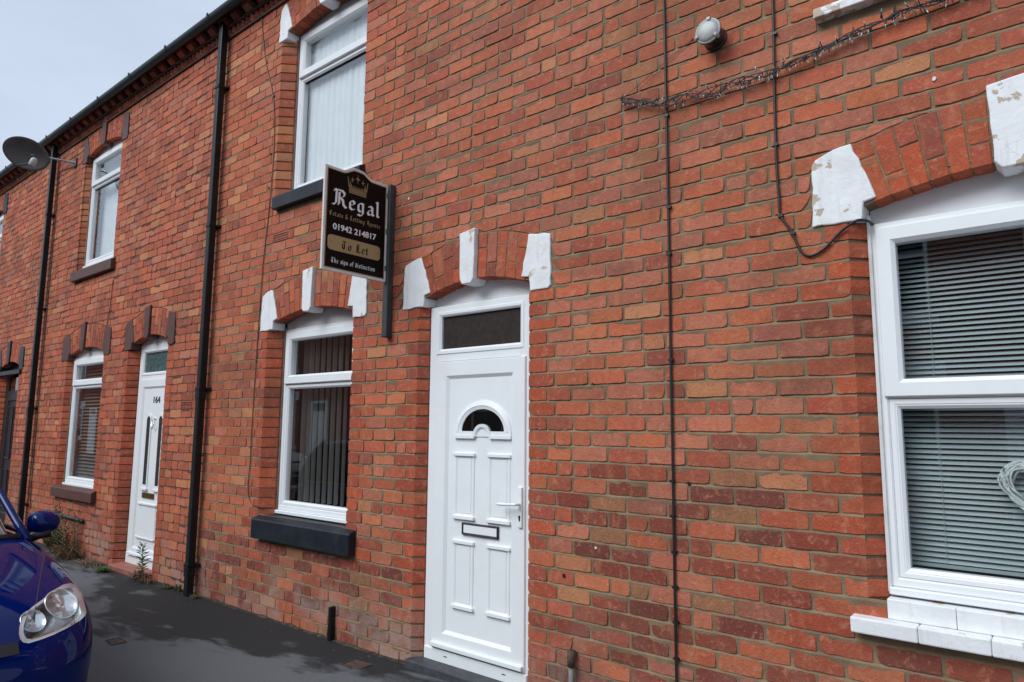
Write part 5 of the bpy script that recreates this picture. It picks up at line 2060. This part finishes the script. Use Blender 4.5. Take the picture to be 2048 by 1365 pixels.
gh = MB()
for l in LV:
    gh.v += loop(*l)
for r_ in range(len(LV) - 1):
    for k in range(32):
        gh.f.append((r_ * 32 + k, r_ * 32 + (k + 1) % 32, (r_ + 1) * 32 + (k + 1) % 32, (r_ + 1) * 32 + k))
cpart(gh, 'windows', 'car_glass', car, True)
rf = MB()
RL = [(1.425, -2.055, -3.725, .625), (1.455, -2.16, -3.65, .58), (1.475, -2.35, -3.5, .48), (1.482, -2.6, -3.3, .25)]
for l in RL:
    rf.v += loop(*l)
for r_ in range(len(RL) - 1):
    for k in range(32):
        rf.f.append((r_ * 32 + k, r_ * 32 + (k + 1) % 32, (r_ + 1) * 32 + (k + 1) % 32, (r_ + 1) * 32 + k))
rf.f.append(tuple(range(96, 128)))
cpart(rf, 'roof', 'car_blue', car, True)
for sgn in (1, -1):
    def side(z):
        for (z0, a0, b0, h0), (z1, a1, b1, h1) in zip(LV[:-1], LV[1:]):
            if z0 <= z <= z1:
                t = (z - z0) / (z1 - z0)
                return a0 + (a1 - a0) * t, b0 + (b1 - b0) * t, h0 + (h1 - h0) * t
        return LV[-1][1:]
    ap = [(side(z)[0] - .10 - .022, sgn * (side(z)[2] - .012), z) for z in (.93, 1.02, 1.1, 1.2, 1.3, 1.36, 1.425)]
    cpart(MB().tube(ap, .024, 8), 'front_pillar', 'car_blue', car, True)
    bp_ = [(-2.75, sgn * (side(z)[2] + .002), z) for z in (.93, 1.2, 1.425)]
    cpart(MB().tube(bp_, .035, 6), 'door_pillar', 'car_black', car, True)
    cp_ = [(side(z)[1] + .16, sgn * (side(z)[2] - .01), z) for z in (.93, 1.1, 1.25, 1.425)]
    cpart(MB().tube(cp_, .075, 8), 'rear_pillar', 'car_blue', car, True)
    wl_ = [(x, sgn * .792, .945 + .004) for x in (-1.45, -2.2, -3.0, -3.75)]
    cpart(MB().tube(wl_, .016, 6), 'window_trim', 'car_black', car, True)
    for x in (-2.45, -3.30):
        cpart(MB().tube([(x, sgn * .872, .80), (x - .05, sgn * .90, .803), (x - .17, sgn * .90, .805), (x - .21, sgn * .872, .803)], .012, 8), 'door_handle', 'car_blue', car, True)
    tl = MB().box(-4.17, -4.02, sgn * .55 if sgn > 0 else -.78, .78 if sgn > 0 else -.55, .66, .86)
    cpart(tl, 'tail_light', 'terracotta', car, bevel=.02)


def front_patch(outline, name, mat, off=.004, rings=(1, .66, .33)):
    """outline in (y, z), thrown along -x on to the nose"""
    cy = sum(p[0] for p in outline) / len(outline); cz = sum(p[1] for p in outline) / len(outline)
    mb = MB(); n = len(outline)
    for k in rings + (0,):
        for (y, z) in (outline if k else outline[:1]):
            q = Vector((1.0, cy + (y - cy) * k, cz + (z - cz) * k))
            loc, nor, _, _ = BV.ray_cast(q, Vector((-1, 0, 0)))
            if loc is None:
                loc, nor, _, _ = BV.find_nearest(Vector((-.1, q.y, q.z)))
            mb.v.append(tuple(loc + nor * off))
    for r_ in range(len(rings) - 1):
        for i in range(n):
            mb.f.append((r_ * n + i, r_ * n + (i + 1) % n, (r_ + 1) * n + (i + 1) % n, (r_ + 1) * n + i))
    for i in range(n):
        mb.f.append(((len(rings) - 1) * n + i, (len(rings) - 1) * n + (i + 1) % n, len(rings) * n))
    return cpart(mb, name, mat, car, True)


def rrect(y0, y1, z0, z1, n=6):
    o = [(y0 + (y1 - y0) * i / n, z0) for i in range(n)] + [(y1, z0 + (z1 - z0) * i / 2) for i in range(2)]
    return o + [(y1 - (y1 - y0) * i / n, z1) for i in range(n)] + [(y0, z1 - (z1 - z0) * i / 2) for i in range(2)]


front_patch(rrect(-.42, .42, .590, .635, 10), 'grille', 'car_black', .004)
front_patch(rrect(-.50, .50, .27, .36, 10), 'lower_grille', 'car_black', .004)
front_patch(rrect(-.26, .26, .40, .49, 6), 'number_plate', 'sign_white', .010)
# bonnet shut lines
for sgn in (1, -1):
    pts = []
    for t in range(15):
        x = -.16 - 1.10 * t / 14
        y = .50 + .22 * min(1, t / 9) + .01 * t / 14
        loc, nor, _, _ = BV.ray_cast(Vector((x, sgn * y, 2)), Vector((0, 0, -1)))
        if loc:
            pts.append(loc + nor * .0004)
    if len(pts) > 2:
        cpart(MB().tube(pts, .0028, 5), 'bonnet_seam', 'car_black', car, True)
wp_ = []
for t in range(13):
    y = -.70 + 1.4 * t / 12
    wp_.append((-1.20 - .10 * (y / .7) ** 2 + .012, y, .985 - .03 * (y / .7) ** 2))
cpart(MB().tube(wp_, .022, 6), 'cowl', 'car_black', car, True)

# ---------------------------------------------------------------- the other side of the street (seen in the window reflections)
def far_brick(name):
    t = NT(name)
    p = t.pos()
    mpv = t.n('ShaderNodeMapping'); mpv.inputs['Rotation'].default_value = (R(90), 0, 0)
    t.l(p, mpv.inputs[0])
    br = t.n('ShaderNodeTexBrick')
    br.inputs['Scale'].default_value = 1.0
    br.inputs['Brick Width'].default_value = .228; br.inputs['Row Height'].default_value = .0844; br.inputs['Mortar Size'].default_value = .006
    br.inputs['Color1'].default_value = (.34, .085, .045, 1); br.inputs['Color2'].default_value = (.24, .065, .04, 1); br.inputs['Mortar'].default_value = (.25, .18, .12, 1)
    t.l(mpv.outputs[0], br.inputs['Vector'])
    t.l(br.outputs[0], t.b.inputs['Base Color'])
    t.b.inputs['Roughness'].default_value = .9
    return t.m


M['far_brick'] = far_brick('far_brick')
FY = -10.2
doors = ['upvc', 'brown_paint', 'black_paint', 'navy_paint']
flab = ['terraced house across the street with a white door', 'terraced house across the street with a maroon door',
        'terraced house across the street with a black door', 'terraced house across the street with a navy door']
far_at = [' at the far end of the row', ' second from the far end', ' third from the far end', ' fourth from the far end', ' in the middle of the row',
          ' opposite the black door', ' opposite the maroon sills', ' opposite the letting board', ' opposite the venetian blind window']
for i in range(9):
    x0 = -42.05 + 4.77 * i
    x1 = x0 + 4.765
    h = thing('terraced_house', ((x0 + x1) / 2, FY - 2, 0), flab[i % 4] + far_at[i], 'house', 'houses across the street')
    MB().box(x0, x1, FY - .25, FY, 0, 5.5).build('front_wall', 'far_brick', h)
    MB().add([(x0, FY + .15, 5.5), (x1, FY + .15, 5.5), (x1, FY - 4.0, 8.1), (x0, FY - 4.0, 8.1), (x1, FY - 8, 5.5), (x0, FY - 8, 5.5)],
             [(0, 1, 2, 3), (3, 2, 4, 5), (0, 3, 5), (1, 4, 2), (0, 5, 4, 1)]).build('roof', 'slate', h)
    for wx, z0, z1, ww in ((x0 + 1.6, .85, 2.4, .55), (x0 + 1.6, 3.5, 5.0, .55)):
        w_ = MB()
        fr_ = MB().ring(wx - ww, wx + ww, z0, z1, .07, -.02, .02)
        w_.add([(x, FY + .03 - y, z) for x, y, z in fr_.v], [tuple(reversed(f)) for f in fr_.f])
        w_.box(wx - ww, wx + ww, FY + .01, FY + .045, (z0 + z1) / 2 + .3, (z0 + z1) / 2 + .37)
        wo_ = w_.build('window', 'upvc', h)
        MB().box(wx - ww + .06, wx + ww - .06, FY + .012, FY + .02, z0 + .06, z1 - .06).build('pane', 'car_glass', wo_)
        MB().box(wx - ww - .1, wx + ww + .1, FY + .002, FY + .08, z0 - .15, z0 - .01).build('window_sill', 'white_paint', h)
        MB().box(wx - ww - .15, wx + ww + .15, FY + .002, FY + .03, z1 + .01, z1 + .30).build('lintel', 'white_paint', h)
    dx = x0 + 3.5
    d_ = MB().box(dx - .45, dx + .45, FY + .003, FY + .03, .05, 2.35).build('front_door', doors[i % 4], h)
    MB().box(dx - .33, dx + .33, FY + .031, FY + .036, 2.02, 2.28).build('pane', 'car_glass', d_)
    MB().box(x0, x1, FY + .06, FY + .16, 5.42, 5.52).build('gutter', 'gutter', h)

# a second, white car across the road, seen only in the glass
wc = bpy.data.objects.new('parked_car', None)
wc.location = (-17.0, -7.55, CAR_Z); wc.rotation_euler = (0, 0, .01)
COL.objects.link(wc)
tag(wc, 'white hatchback parked against the kerb across the street', 'car')
M['car_white'] = car_paint('white_car_paint', (.62, .62, .60))


def copy_part(o, parent):
    c = o.copy()
    COL.objects.link(c)
    c.parent = parent
    if o.data.materials[0] == M['car_blue']:
        c.material_slots[0].link = 'OBJECT'
        c.material_slots[0].material = M['car_white']
    for ch in o.children:
        copy_part(ch, c)


for ch in list(car.children):
    copy_part(ch, wc)
